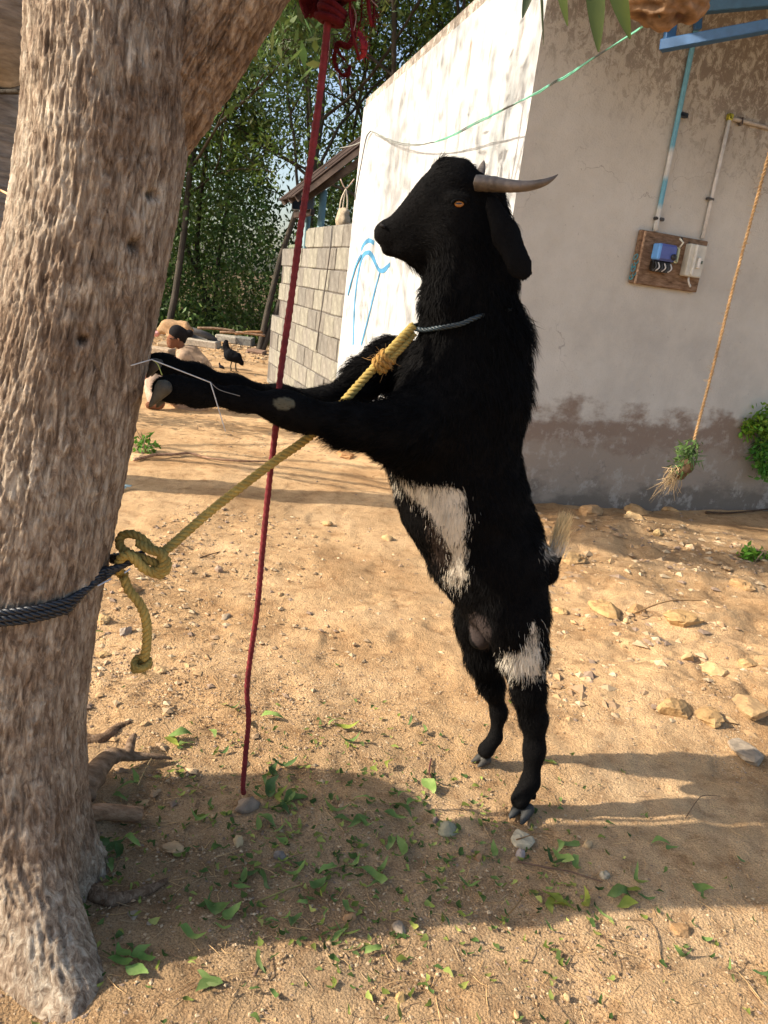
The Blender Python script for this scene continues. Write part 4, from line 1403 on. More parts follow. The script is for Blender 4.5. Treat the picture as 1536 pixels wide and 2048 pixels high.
E3 = np.array([R1, R2, -v_])
Vv, Ff = ellips(e + v_ * .0035, E3, (.0112, .0084, .0066)); mb.add(Vv, Ff); eye = mb.build('eye', m_iris, feet)
mb = MB(); Vv, Ff = ellips(e + v_ * .0035 - v_ * .0058 - R1 * .0005, E3, (.0068, .0020, .0018)); mb.add(Vv, Ff)
pu = mb.build('pupil', m_pupil, eye)
mb = MB(); a = np.linspace(math.pi * .02, math.pi * .98, 14)
mb.tube(e - v_ * .002 + np.cos(a)[:, None] * R1 * .0145 + np.sin(a)[:, None] * R2 * .0088 + np.zeros((14, 3)), .0032, 6, (.006, .006, .006)); mb.build('eyelid', m_skin, feet)
mb = MB(); c, v2_ = surf(764, 452); mb.tube([c - R1 * .004 + R2 * .003 - v2_ * .001, c + R1 * .006 - R2 * .002 - v2_ * .002], .0035, 6, (.03, .028, .028)); mb.build('nostril', m_skin, feet)


# hooves: two claws each
def hoof(p, toe, upv, sz, col, ground=None, gap=.5):
    p = np.array(p); toe = toe / np.linalg.norm(toe); sd_ = np.cross(toe, upv); sd_ /= np.linalg.norm(sd_); up_ = np.cross(sd_, toe)
    prs = []
    for s in (-1, 1):
        a = p + sd_ * s * sz * .42 + up_ * sz * .55 - toe * sz * .35; b2 = p + sd_ * s * sz * (.46 + gap * .2) + toe * sz * 1.15 + up_ * 0
        prs.append(pr(a, sz * .55, b2, sz * .20, world=True, k=.0008, w=1))
        prs.append(pr(p + sd_ * s * sz * .42 - toe * sz * .35, sz * .42, p + sd_ * s * sz * .5 + toe * sz * .8, sz * .3, world=True, k=.001, w=1))
    cut = (lambda g: -((g - p) @ up_)) if ground is None else (lambda g: ground - g[..., 2])
    Vh, Fh = sdf_mesh(prs, sz * .14, cut, 1)
    mb = MB(); mb.add(Vh, Fh, col); return mb.build('hoof', m_hoof, feet)


g1 = G(1035, 1622); z1 = g1[2]
hoof([g1[0] + .008, 1.765, z1 + .001], np.array([-.55, -.83, 0]), np.array([0, 0, 1.]), .032, (.14, .15, .16))
g2 = G(957, 1527); print('hind ground', g1, g2)
hoof([g2[0] + .010, g2[1] + .005, g2[2] + .002], np.array([-.75, -.6, 0]), np.array([0, 0, 1.]), .026, (.26, .25, .24))
pc = P(320, 783, 1.378)
hoof(pc + [-.004, 0, 0.002], np.array([-.25, -.15, -1.0]), np.array([1, -.15, -.2]), .027, (.36, .33, .27))
pc = P(303, 729, 1.48)
hoof(pc, np.array([-.25, .1, -1.0]), np.array([1, -.1, .1]), .021, (.35, .32, .3))

# ------------------------------------------------------------------ ropes
YEL = np.array([.50, .36, .045])
mb = MB(); yp = []
yp = pxpath([(826, 652, 1.725), (800, 680, 1.69), (770, 712, 1.675), (735, 750, 1.67), (680, 812, 1.65), (640, 855, 1.635), (600, 888, 1.60), (545, 926, 1.565), (430, 1015, 1.50), (350, 1085, 1.435), (318, 1112, 1.41)], 160)
mat_yel = m_rope
wear = np.array([.44, .31, .085])
rope(mb, yp, .0098, 3, .036, 7, wear, .60)
# doubled end near the collar and the knot there
rope(mb, pxpath([(828, 668, 1.73), (806, 694, 1.69), (778, 722, 1.675), (757, 745, 1.672)], 40), .0075, 3, .03, 6, wear * .9, .6)
kq = P(768, 722, 1.678)
th = np.linspace(0, 2 * math.pi, 30)
tt = P(735, 750, 1.68) - P(800, 680, 1.69); tt /= np.linalg.norm(tt); s1 = np.cross(tt, [0, 1., 0]); s1 /= np.linalg.norm(s1); s2 = np.cross(tt, s1)
for k in range(3):
    c = kq + tt * (k - 1) * .013
    rope(mb, c + np.cos(th)[:, None] * s1 * .016 + np.sin(th)[:, None] * s2 * .014 + tt * .006 * np.sin(th)[:, None], .0065, 3, .03, 5, (.46, .25, .06), .6)
frays(mb, yp, 260, .012, (.42, .33, .08))
frays(mb, kq + RS.normal(0, .009, (40, 3)), 150, .024, (.45, .26, .10), .0006)
# main knot at the tree
KN = P(288, 1118, 1.41)


def kp(l, n=60):
    return pxpath(l, n)


rope(mb, kp([(318, 1112, 1.395), (335, 1125, 1.385), (322, 1148, 1.38), (290, 1138, 1.373), (262, 1112, 1.365), (244, 1115, 1.37), (236, 1140, 1.385), (250, 1152, 1.415)], 60), .0098, 3, .036, 7, wear * 1.05, .6)
rope(mb, kp([(330, 1105, 1.41), (305, 1098, 1.405), (285, 1078, 1.405), (264, 1068, 1.405), (243, 1072, 1.405), (240, 1092, 1.4), (262, 1108, 1.39), (296, 1120, 1.385), (318, 1130, 1.39)], 70), .0090, 3, .034, 7, wear * .72, .6)
rope(mb, kp([(275, 1085, 1.4), (300, 1100, 1.385), (328, 1110, 1.38), (322, 1138, 1.375), (300, 1142, 1.38)], 40), .0088, 3, .034, 7, wear * .85, .6)
rope(mb, kp([(248, 1155, 1.385), (258, 1180, 1.38), (278, 1205, 1.375), (291, 1235, 1.375), (294, 1265, 1.375), (292, 1300, 1.375), (288, 1318, 1.375)], 60), .0098, 3, .036, 7, wear, .6)
for k in range(3):
    c = P(283, 1325 + 5 * k, 1.375)
    rope(mb, c + np.stack([np.cos(th) * .015, np.sin(th) * .012, .007 * np.sin(th + k)], 1), .0075, 3, .03, 5, wear * .85, .6)
frays(mb, P(284, 1340, 1.375) + RS.normal(0, .007, (30, 3)), 80, .022, (.42, .30, .10), .0005)
frays(mb, P(322, 1150, 1.385) + RS.normal(0, .006, (30, 3)), 50, .02, (.42, .30, .08), .0005)
tag(mb.build('yellow_rope', m_rope), 'worn yellow twisted rope stretched from the goat to a big knot beside the tree', 'rope')

# dark collar rope round the goat's neck
mb = MB()
nk = []
ctr = P(932, 625, 1.803)
for px_, py_ in ((823, 655), (845, 660), (870, 657), (897, 653), (925, 647), (950, 636), (985, 625), (1020, 620)):
    q, v0 = surf(px_, py_); nk.append(q - v0 * np.interp(px_, [823, 915, 950, 985], [.013, .012, .004, -.012]))
nk = np.array(nk)
bk_ = []
ax_t = np.cross(nk[3] - nk[0], [0, 0, 1.])
r_x = (nk[-1][0] - nk[0][0]) / 2; cx0 = (nk[-1] + nk[0]) / 2
for t in np.linspace(.12, .88, 7):
    a = math.pi * t
    bk_.append(cx0 + (nk[-1] - nk[0]) / 2 * math.cos(a) + np.array([0, .13 * math.sin(a), .0]))
loop_ = np.vstack([nk, bk_, nk[:1]])
rope(mb, spline(loop_, 140), .0056, 3, .03, 6, (.018, .030, .036), .6)
tag(mb.build('collar_rope', m_gloss), 'dark blue grey cord tied round the neck of the goat', 'collar')

# black cord round the tree
mb = MB()
BL = np.array([.016, .019, .024])


def round_tree(z0, z1, a0, a1, n, off):
    a = np.linspace(a0, a1, n); z = np.linspace(z0, z1, n); c, r_ = taxis(z)
    return c + np.stack([np.cos(a), np.sin(a), 0 * a], 1) * (r_ + off)[:, None]


fr = P(0, 1237, 1.19)[2]; z_back = P(215, 1112, 1.45)[2]
zr = P(165, 1178, 1.32)[2]
for k in range(3):
    o = (k - 1) * .010
    a = round_tree(fr - .01 + o, zr + o, math.radians(-150), math.radians(-34), 40, .014 + .003 * (k % 2))
    b2 = round_tree(z_back - .02 + o, fr - .01 + o, math.radians(52), math.radians(210), 40, .016)
    end = pxpath([(205, 1150 + 7 * o / .01, 1.34), (245, 1131, 1.37), (285, 1108 + k * 3, 1.40), (262, 1112 + 2 * k, 1.43), (228, 1112 + 5 * k, 1.455)], 30)
    rope(mb, spline(np.vstack([a, end]), 150), .0068, 3, .034, 6, BL, .62)
    rope(mb, np.vstack([end[-1:], b2]), .0068, 3, .034, 6, BL, .62)
sl = BL * 14
mb.tube(pxpath([(195, 1172, 1.315), (212, 1163, 1.33), (222, 1158, 1.345)], 8), .0018, 5, (.6, .62, .66)); mb.tube(pxpath([(249, 1146, 1.345), (260, 1138, 1.355)], 6), .0018, 5, (.6, .62, .66))
tag(mb.build('black_cord', m_gloss), 'black plastic cord looped round the leaning tree and caught in the yellow knot', 'cord')

# red rope
RED = np.array([.19, .021, .027])
rr_ = thing('red_rope', G(487, 1606) * [1, 1, 0], 'dark red rope hanging straight down from a tangle of frayed red strips to a stone', 'rope')
mb = MB()
rb = G(486, 1603, .028)
pts = [(672, -140, 1.6), (662, -20, 1.6), (655, 50, 1.6), (642, 170, 1.6), (622, 320, 1.6), (602, 450, 1.6), (582, 600, 1.6), (562, 740, 1.6), (552, 850, 1.602), (538, 970, 1.605), (525, 1100, 1.607), (514, 1220, 1.61), (500, 1320, 1.63), (494, 1380, 1.635), (497, 1440, 1.64), (491, 1510, 1.65), (486, 1570, 1.655)]
rp = spline(np.vstack([[P(*p) for p in pts], rb]), 300)
th_ = resample(rp, .004); Lr_ = np.linspace(0, 1, len(th_))
mb.tube(th_, .0064 + .0008 * (1 - Lr_) + .0006 * np.sin(np.arange(len(th_)) * 1.5) + .0006 * vn(th_ * 40, 2), 12, RED * (1 + .3 * vn(th_ * 60, 9))[:, None] * np.array([[1, 1.2, 1.1]]))
mb.build('cord', m_rope, rr_)
q = rp[:8]
for k in range(4):
    mb = MB(); c = P(668 - 3 * k, 2 + 13 * k, 1.6)
    a = np.linspace(0, 2 * math.pi, 24); tl = RS.uniform(-.5, .5)
    mb.tube(c + np.stack([np.cos(a) * .020, np.sin(a) * .018, tl * .02 * np.cos(a)], 1), .010, 8, RED * .5, squash=.6); mb.build('knot_turn', m_cloth, rr_)
strips = [([(700, -40), (700, 20), (704, 60), (712, 95), (718, 118)], 9), ([(716, 118), (727, 110), (728, 88), (722, 72), (716, 66)], 7), ([(672, -20), (662, 10), (640, 22), (622, 8), (606, -20)], 16), ([(640, -30), (632, 8), (625, 30)], 12),
          ([(690, 120), (672, 100), (678, 88), (696, 92), (704, 80), (708, 60), (702, 20)], 7), ([(672, 98), (668, 118), (674, 138)], 5), ([(676, 140), (684, 150), (697, 148), (699, 135)], 4), ([(735, -30), (738, 20), (742, 45)], 12), ([(746, -30), (748, 20), (746, 50)], 7),
          ([(720, -30), (724, 20), (716, 60)], 4), ([(660, -40), (680, -8), (705, -4), (735, -14), (755, -40)], 16), ([(655, -30), (648, 20), (640, 38)], 10), ([(600, -40), (606, 5), (614, 34)], 8)]
for k, (pp, wd_) in enumerate(strips):
    mb = MB(); D = 1.60 + .012 * (k % 5)
    q = resample(pxpath([(x, y, D + .01 * math.sin(j * 2 + k)) for j, (x, y) in enumerate(pp)], 50), .004)
    n = len(q); r_ = wd_ * mpp(680, 40, 1.62) * (1 + .25 * vn(q * 45 + k, 3))
    bright = 1.7 if k == 1 else (.9 if k in (0, 7) else .55)
    mb.tube(q, r_, 9, RED * bright * (1 + .3 * vn(q * 50, k))[:, None], squash=.3)
    frays(mb, q, 60, .022, RED * bright, .0006); mb.build('frayed_strip', m_cloth, rr_)
mb = MB()
for pp in ([(672, 140), (680, 165), (684, 190)], [(742, 0), (756, 14)], [(700, 0), (712, 30), (708, 62)], [(660, 70), (656, 120), (648, 150)]):
    mb.tube(pxpath([(x, y, 1.62) for x, y in pp], 20), .0011, 5, (.45, .3, .28))
mb.build('loose_thread', m_cloth, rr_)

# coir rope hanging at the right with an uprooted tuft
mb = MB(); D = 4.3
q = pxpath([(1575, 150, D), (1540, 300, D), (1505, 430, D), (1465, 580, D), (1425, 740, D), (1388, 880, D)], 200)
rope(mb, q, .0085, 2, .04, 6, (.40, .25, .12), .6); frays(mb, q, 700, .03, (.42, .27, .13), .0008)
tag(mb.build('coir_rope', m_rope), 'thin brown coir rope hanging at the right in front of the grey wall', 'rope')
mb = MB(); c = P(1372, 935, D)
ax = P(1345, 970, D) - P(1390, 885, D)
for k in range(260):
    t = RS.uniform(0, 1); p = P(1390, 885, D) + ax * t * .55 + RS.normal(0, .024, 3)
    d = RS.normal(size=3) * .6 + ax / np.linalg.norm(ax) * .9; d /= np.linalg.norm(d)
    l = RS.uniform(.03, .09); sdv = np.cross(d, RS.normal(size=3)); sdv /= np.linalg.norm(sdv)
    mb.add([p, p + d * l * .5 + sdv * .006, p + d * l, p + d * l * .5 - sdv * .006], np.array([[0, 1, 2, 3]]), np.array([.10, .17, .05]) * RS.uniform(.6, 1.5))
for k in range(70):
    p = P(1352, 945, D) + RS.normal(0, .018, 3); d = ax / np.linalg.norm(ax) + RS.normal(size=3) * .42
    l = RS.uniform(.05, .14); mb.tube(spline([p, p + d * l * .5 + RS.normal(0, .01, 3), p + d * l + RS.normal(0, .02, 3)], 6), [.0028, .002, .0018, .0015, .001, .0006], 4, np.array([.55, .40, .22]) * RS.uniform(.6, 1.2), cap=False)
V_, F_ = sdf_mesh([pr((1375, 930, D), 15, (1362, 948, D), 12, k=.02)], .012); mb.add(V_ + .01 * np.stack([vn(V_ * 40, a) for a in range(3)], 1), F_, (.14, .09, .05))
o = mb.build('uprooted_tuft', m_col); tag(o, 'uprooted tuft of grass with dry roots tied to the end of the coir rope', 'plant')

# ------------------------------------------------------------------ plants by the wall
def bush(name, c, sz, n, L, Wd, col, label, cat, mat=None, seed=1, stems=8):
    rs = np.random.RandomState(seed); c = np.array(c, float); t = thing(name, (c[0], c[1], c[2]), label, cat)
    mb = MB()
    for k in range(stems):
        e_ = c + rs.normal(size=3) * np.array(sz) * .6 + [0, 0, sz[2]]
        mb.tube(spline([c + rs.normal(size=3) * .02 * [1, 1, 0], (c + e_) / 2 + rs.normal(size=3) * .03, e_], 7), np.linspace(.006, .002, 7), 4, cap=False)
    mb.build('stem', m_twig, t)
    C = c + np.array([0, 0, sz[2]]) + rs.normal(size=(n, 3)) * np.array(sz) * .5
    mb = MB(); leaf_cloud(mb, C, L, Wd, rs, .3, col); mb.build('foliage', mat or m_weed, t)
    return t


q = LW(np.array([2.86, -.22, .35]))
bush('wall_bush', [q[0], q[1], 0.02], (.24, .14, .95), 1, .05, .014, (1, 1, 1), 'leafy green creeper bush at the right edge in front of the grey wall', 'bush', seed=4)
bt = bpy.data.objects['wall_bush']
for ch in list(bt.children):
    if ch.name.startswith('foliage'): bpy.data.objects.remove(ch)
rs = np.random.RandomState(4); mb = MB()
for (px, py, r_, n, L_, c_) in ((1525, 842, 22, 340, .05, (1.5, 1.6, .9)), (1498, 855, 12, 120, .05, (1.7, 1.8, .8)), (1545, 860, 25, 300, .05, (1.1, 1.3, .8)), (1530, 905, 16, 260, .06, (.75, 1.3, .9)), (1535, 935, 14, 220, .06, (.8, 1.3, .9)), (1556, 900, 28, 300, .05, (.9, 1.2, .8))):
    C = P(px, py, 5.75) + rs.normal(size=(n, 3)) * r_ * mpp(px, py, 5.75) * .75
    leaf_cloud(mb, C, L_, .012, rs, .5, c_)
mb.build('foliage', m_weed, bt)
g = G(1508, 1118); bush('weed', g, (.11, .06, .03), 160, .05, .011, (1.3, 1.6, .8), 'small bright green weed on the sunny ground at the right edge', 'weed', seed=6)
g = G(292, 905); bush('weed', g, (.08, .05, .07), 90, .06, .012, (1.1, 1.5, .8), 'small green weed growing behind the pale stone at the left', 'weed', seed=7)
g = P(8, 445, 6.2)
bush('shrub', [g[0], g[1], 0], (.35, .3, 1.0), 900, .09, .02, (1.6, 1.9, .8), 'bright green shrub glimpsed left of the big trunk', 'shrub', seed=9)
mb = MB(); mb.tube(pxpath([(-20, 372, 2.6), (8, 384, 2.6), (22, 392, 2.4)], 10), .004, 6, (.65, .42, .22)); tag(mb.build('cord_end', m_rope), 'short orange brown cord end at the left edge beside the palm trunk', 'cord')

# broad leaves hanging in at the top
hb_ = thing('leafy_branch', P(1160, -140, 1.9), 'leafy branch with long green leaves hanging in at the top', 'branch')
mb = MB(); mb.tube(pxpath([(980, -120, 2.0), (1080, -130, 1.95), (1180, -120, 1.9), (1290, -90, 1.85)], 20), np.linspace(.010, .005, 20), 8); mb.build('twig', m_twig, hb_)


def longleaf(base, mid, tip, wd, col, m=m_leafh, twist=.5, parent=hb_, name='leaf'):
    L_ = spline([P(*base), P(*mid), P(*tip)], 16); t = np.linspace(0, 1, 16)
    T_ = np.gradient(L_, axis=0); T_ /= np.linalg.norm(T_, axis=1)[:, None]
    n_ = np.cross(T_, [0, 1., 0]); n_ /= np.linalg.norm(n_, axis=1)[:, None]; b_ = np.cross(T_, n_)
    s = n_ * math.cos(twist) + b_ * math.sin(twist)
    w_ = (np.sin(math.pi * np.clip(t * .92 + .06, 0, 1)) ** .75 * (1 - .35 * t) * wd * mpp(*tip))[:, None]
    col = np.array(col) * .6; V = np.vstack([L_ + s * w_ + b_ * w_ * .25, L_, L_ - s * w_ + b_ * w_ * .25]); i = np.arange(15)
    mb = MB(); mb.add(V, np.vstack([np.stack([i, i + 16, i + 17, i + 1], 1), np.stack([i + 16, i + 32, i + 33, i + 17], 1)]), col); return mb.build(name, m, parent)


longleaf((1180, -120, 1.9), (1190, 0, 1.9), (1197, 104, 1.9), 22, (1, 1, 1), twist=.2)
longleaf((1215, -110, 1.88), (1235, -10, 1.88), (1260, 78, 1.88), 21, (.9, .95, .8), twist=.3)
longleaf((1110, -120, 1.93), (1122, -20, 1.93), (1135, 52, 1.93), 13, (.75, .85, .6), twist=.6)
longleaf((1068, -120, 1.96), (1060, -30, 1.96), (1045, 36, 1.96), 15, (.35, .42, .3), twist=.3)
longleaf((1080, -120, 1.97), (1083, -10, 1.97), (1087, 90, 1.97), 7, (.35, .42, .35), twist=1.2)
longleaf((1150, -120, 1.9), (1165, -60, 1.9), (1178, 4, 1.9), 12, (.6, .7, .5), twist=.3)
longleaf((1255, -110, 1.86), (1285, -50, 1.86), (1290, -8, 1.86), 14, (.6, .7, .5), twist=.3)
longleaf((40, -60, 1.7), (48, -20, 1.7), (57, 20, 1.7), 7, (1.3, 1.5, .8), parent=None, name='leaf')
tag(bpy.data.objects[[o.name for o in COL.objects if o.name.startswith('leaf') and o.parent is None and 'label' not in o and o.type == 'MESH'][-1]], 'narrow bright leaf at the top left corner beside the trunk', 'leaf')

# dry grass stalk bent across the forelegs
mb = MB()
for A_, B_ in (((262, 731, 1.30), (303, 719, 1.345)), ((303, 719, 1.345), (421, 765, 1.38)), ((421, 765, 1.38), (451, 863, 1.385))): mb.tube(np.linspace(P(*A_), P(*B_), 6), .0011, 5, (.62, .60, .56))
mb.tube(pxpath([(303, 719, 1.345), (315, 728, 1.355), (324, 750, 1.36)], 12), .0009, 5, (.40, .50, .16)); mb.tube(pxpath([(421, 765, 1.38), (440, 780, 1.39), (480, 792, 1.41)], 12), .0007, 5, (.25, .24, .22))
tag(mb.build('dry_stalk', m_col), 'thin pale dry stalk bent over the raised forelegs of the goat', 'stalk')


# ------------------------------------------------------------------ stones
def stone_mesh(rs, sz, rough=.28, sub_=3, flat=.6, ang=False):
    n = 14; th = np.linspace(0, 2 * math.pi, n, endpoint=False); m = 9; ph = np.linspace(-math.pi / 2, math.pi / 2, m)
    V = np.array([[math.cos(p) * math.cos(t), math.cos(p) * math.sin(t), math.sin(p)] for p in ph for t in th])
    V = V * (1 + rough * fbm(V * 1.3 + rs.uniform(0, 99, 3), 3, 3))[:, None]
    if ang:
        for _ in range(7):
            d = rs.normal(size=3); d /= np.linalg.norm(d); h = rs.uniform(.55, .85); e_ = V @ d; V = V - np.maximum(0, e_ - h)[:, None] * d
    V = V * [1, rs.uniform(.6, .9), flat] * sz
    a = rs.uniform(0, 6.28); c, s = math.cos(a), math.sin(a)
    V = V @ np.array([[c, s, 0], [-s, c, 0], [0, 0, 1]])
    i = (np.arange(m - 1)[:, None] * n + np.arange(n)[None]); j = (np.arange(m - 1)[:, None] * n + (np.arange(n)[None] + 1) % n)
    return V, np.stack([i, j, j + n, i + n], -1).reshape(-1, 4)


rs = np.random.RandomState(77)
stones = [  # px, py, half width px, flat, angular, material, colour, name, label
    (497, 1617, 27, .7, 0, 1, (.85, .75, .65), 'stone', 'brown stone holding down the lower end of the red rope'),
    (352, 1698, 27, .35, 1, 0, (1.05, .95, .85), 'stone', 'flat tan stone in the strip of sun right of the trunk'),
    (476, 1686, 13, .8, 0, 0, (1.1, 1.1, 1.0), 'stone', 'round pale stone below the red rope stone'),
    (560, 1715, 15, .8, 0, 1, (.6, .6, .62), 'stone', 'round dark grey stone in the shade below the leaf heap'),
    (797, 1860, 17, .5, 0, 1, (.9, .82, .7), 'stone', 'long upright brown stone at the lower shade edge'),
    (700, 1838, 14, .6, 0, 0, (.75, .6, .5), 'stone', 'reddish brown stone touching a leaf in the shade'),
    (895, 1662, 22, .5, 0, 1, (.9, .95, .75), 'stone', 'greenish flat stone left of the near hind hoof'),
    (1048, 1684, 32, .4, 1, 1, (1.4, 1.4, 1.15), 'stone', 'pale jagged stone just below the near hind hoof'),
    (1040, 1712, 12, .8, 0, 1, (1.0, .95, 1.0), 'pebble', 'pinkish grey pebble under the pale jagged stone'),
    (1174, 1692, 12, .9, 0, 0, (1.1, 1.05, .95), 'stone', 'small pinkish stone right of the leaves near the hoof'),
    (956, 1718, 10, .8, 0, 0, (.8, .6, .5), 'stone', 'small red brown stone left of the pale jagged stone'),
    (870, 1643, 9, .8, 0, 1, (.55, .5, .5), 'stone', 'small dark stone above the greenish flat stone'),
    (266, 1832, 14, .5, 1, 1, (.9, .82, .7), 'brick_chip', 'grey squarish chip of brick right of the tree root'),
    (300, 1846, 8, .4, 1, 1, (.95, .9, .8), 'brick_chip', 'smaller chip lying beside the squarish one'),
    (1133, 1996, 8, .9, 0, 0, (1.1, 1.05, .9), 'stone', 'round pale stone alone in the sun at the bottom right'),
    (1033, 2034, 13, .6, 1, 0, (1.2, 1.1, .9), 'stone', 'pale stone at the bottom edge right of centre'),
    (802, 1998, 16, .6, 1, 0, (1.0, .88, .6), 'clod', 'yellowish crumbly clod near the bottom centre'),
    (1030, 1722, 9, .7, 0, 0, (.8, .7, .6), 'stone', 'brown stone right beside the pinkish grey pebble'),
    (1208, 1752, 11, .7, 0, 1, (1.1, 1.1, .95), 'stone', 'pale stone at the tip of the thin twig'),
    (1365, 1862, 26, .3, 1, 0, (.8, .65, .5), 'stone', 'flat brown stone half buried in the shade at the lower right'),
    (438, 1143, 9, 1.1, 1, 1, (.95, .8, .7), 'stone', 'small upright stone in the sun between the trunk and the red rope'),
    (452, 1236, 16, .4, 0, 1, (.9, .8, .65), 'stone', 'flat brown stone in the sun left of the red rope'),
    (252, 1266, 17, .7, 1, 1, (1.0, .95, .9), 'stone', 'grey angular stone behind the hanging end of the yellow rope'),
    (262, 1181, 24, .5, 1, 0, (.8, .65, .5), 'stone', 'brown broken stone under the yellow knot'),
    (208, 1240, 20, .5, 1, 0, (1.0, .9, .7), 'stone', 'pale broken stone against the right side of the trunk'),
    (270, 918, 26, .5, 1, 0, (1.35, 1.3, 1.15), 'stone', 'whitish stone by the trunk at the end of the grey stick'),
    (285, 1330, 12, .5, 0, 0, (.9, .7, .65), 'stone', 'small reddish stone just under the frayed rope end'),
    (205, 1310, 18, .35, 1, 0, (1.0, .9, .7), 'stone', 'flat pale stone low beside the trunk'),
    (320, 1340, 18, .35, 1, 0, (1.05, .95, .8), 'stone', 'flat tan stone right of the frayed rope end'),
    (378, 1332, 14, .4, 1, 0, (1.05, .95, .8), 'stone', 'flat tan stone midway from the rope end to the red rope'),
    (290, 1450, 13, .5, 1, 0, (1.1, 1.0, .85), 'stone', 'pale stone above the old root'),
    (775, 1078, 14, .4, 0, 0, (1.1, 1.0, .8), 'stone', 'small flat stone in the sun left of the belly'),
    (655, 1048, 12, .4, 0, 0, (1.1, 1.0, .8), 'stone', 'small pale stone on the bare sandy ground'),
    (1270, 1022, 42, .30, 1, 0, (1.2, 1.0, .75), 'rock', 'long pale rock slab at the foot of the grey wall'),
    (1180, 1028, 30, .45, 1, 0, (1.2, 1.0, .8), 'rock', 'pale cracked rock at the wall foot beside the tail'),
    (1335, 1020, 26, .3, 1, 0, (1.15, .95, .7), 'rock', 'tan rock at the wall foot right of the long slab'),
    (1268, 1038, 24, .45, 1, 0, (1.25, 1.15, .95), 'rock', 'rounded pale rock in front of the long slab'),
    (1315, 1068, 14, .7, 1, 0, (1.3, 1.25, 1.0), 'rock', 'small whitish rock on the bare ground before the wall'),
    (1145, 1118, 36, .35, 1, 0, (1.15, 1.0, .75), 'rock', 'slanting tan rock right of the tail'),
    (1212, 1222, 38, .40, 1, 0, (1.15, .98, .7), 'rock', 'broad tan rock right of the hip of the goat'),
    (1275, 1222, 24, .45, 1, 0, (1.0, .8, .6), 'rock', 'brown rock next to the broad tan rock'),
    (1360, 1240, 42, .35, 1, 0, (1.15, .98, .7), 'rock', 'wide flat rock with a dark hollow at its right end'),
    (1440, 1252, 9, .8, 0, 0, (1.15, 1, .9), 'stone', 'small pale stone in the shade right of the dark hollow'),
    (1480, 1172, 26, .45, 1, 0, (1.0, .85, .65), 'rock', 'tan rock near the right edge below the weed'),
    (1255, 1244, 9, .7, 0, 0, (1.3, 1.2, 1.0), 'stone', 'little whitish stone below the broad tan rock'),
    (1430, 1345, 34, .45, 1, 0, (1.35, 1.25, 1.0), 'rock', 'rough whitish lump of rock in the rubble on the right'),
    (1375, 1318, 20, .5, 1, 0, (1.25, 1.15, .95), 'rock', 'smaller pale rock left of the whitish lump'),
    (1490, 1330, 24, .5, 1, 0, (1.2, 1.05, .8), 'rock', 'pale rock right of the whitish lump'),
    (1350, 1420, 44, .4, 1, 0, (1.0, .85, .62), 'rock', 'large half buried rock below the rubble'),
    (1420, 1435, 34, .4, 1, 0, (1.0, .85, .62), 'rock', 'half buried rock right beside the large one'),
    (1500, 1420, 42, .45, 1, 0, (.95, .85, .7), 'rock', 'large grey tan rock at the right edge above the shade'),
    (1500, 1512, 38, .4, 1, 1, (.9, .85, .75), 'rock', 'grey rock in the shade at the right edge'),
    (1120, 1222, 18, .4, 1, 0, (1.1, .95, .7), 'stone', 'small tan stone against the rump of the goat'),
    (690, 912, 26, .3, 1, 0, (.95, .7, .5), 'rock', 'reddish flat rock just behind the elbow of the goat'),
]
for px, py, hw, fl, ang, mt, c_, nm, lab in stones:
    g = G(px, py); r_ = hw * mpp(px, py, g[1]); c_ = np.array(c_) * (.84 if nm == 'rock' else 1); V_, F_ = stone_mesh(rs, r_, .34, flat=fl, ang=ang)
    mb = MB(); V_ = V_ * (1 + .05 * vn(V_ / r_ * 4 + px, 5))[:, None]; mb.add(g + V_ + [0, 0, r_ * fl * (.22 if nm == 'rock' else .25)], F_, c_)
    tag(mb.build(nm, (m_stone, m_stone2)[mt], smooth=not ang), lab, 'rock' if nm == 'rock' else 'stone')

# gravel and grit
rs = np.random.RandomState(21)
V0 = np.array([[1, 0, 0], [-.9, .1, 0], [.1, 1, 0], [0, -.9, .1], [0, .1, .6], [.1, 0, -.8]]); F0 = np.array([[0, 2, 4], [2, 1, 4], [1, 3, 4], [3, 0, 4], [2, 0, 5], [1, 2, 5], [3, 1, 5], [0, 3, 5]])


def scatter(n, xr, yr, s0, s1, dens, name, label, cat, pw=2.2, bury=.2):
    x = rs.uniform(*xr, n * 3); y = yr[0] + (yr[1] - yr[0]) * rs.uniform(0, 1, n * 3)
    ok = rs.uniform(size=n * 3) < dens(x, y); x, y = x[ok][:n], y[ok][:n]; n = len(x)
    s = s0 + (s1 - s0) * rs.uniform(0, 1, n) ** (pw * 2.4)
    z = terr(x, y) + s * bury
    q = V0[None] * (s[:, None] * rs.uniform(.55, 1.1, (n, 3)) * [1, 1, .7])[:, None] * (1 + .22 * rs.normal(size=(n, len(V0), 1)))
    a = rs.uniform(0, 6.28, n); ca, sa = np.cos(a)[:, None], np.sin(a)[:, None]
    q = np.stack([q[:, :, 0] * ca - q[:, :, 1] * sa, q[:, :, 0] * sa + q[:, :, 1] * ca, q[:, :, 2]], 2)
    V = q + np.stack([x, y, z], 1)[:, None]
    F = (F0[None] + (np.arange(n) * len(V0))[:, None, None]).reshape(-1, 3)
    pal = np.array([[.50, .33, .17], [.56, .41, .25], [.38, .26, .155], [.54, .42, .27], [.30, .22, .16], [.50, .36, .22]])
    c = pal[rs.randint(len(pal), size=n)] * rs.uniform(.75, 1.15, (n, 1))
    mb = MB(); mb.add(V.reshape(-1, 3), F, np.repeat(c, len(V0), 0))
    tag(mb.build(name, m_peb, smooth=False), label, cat, kind='stuff')


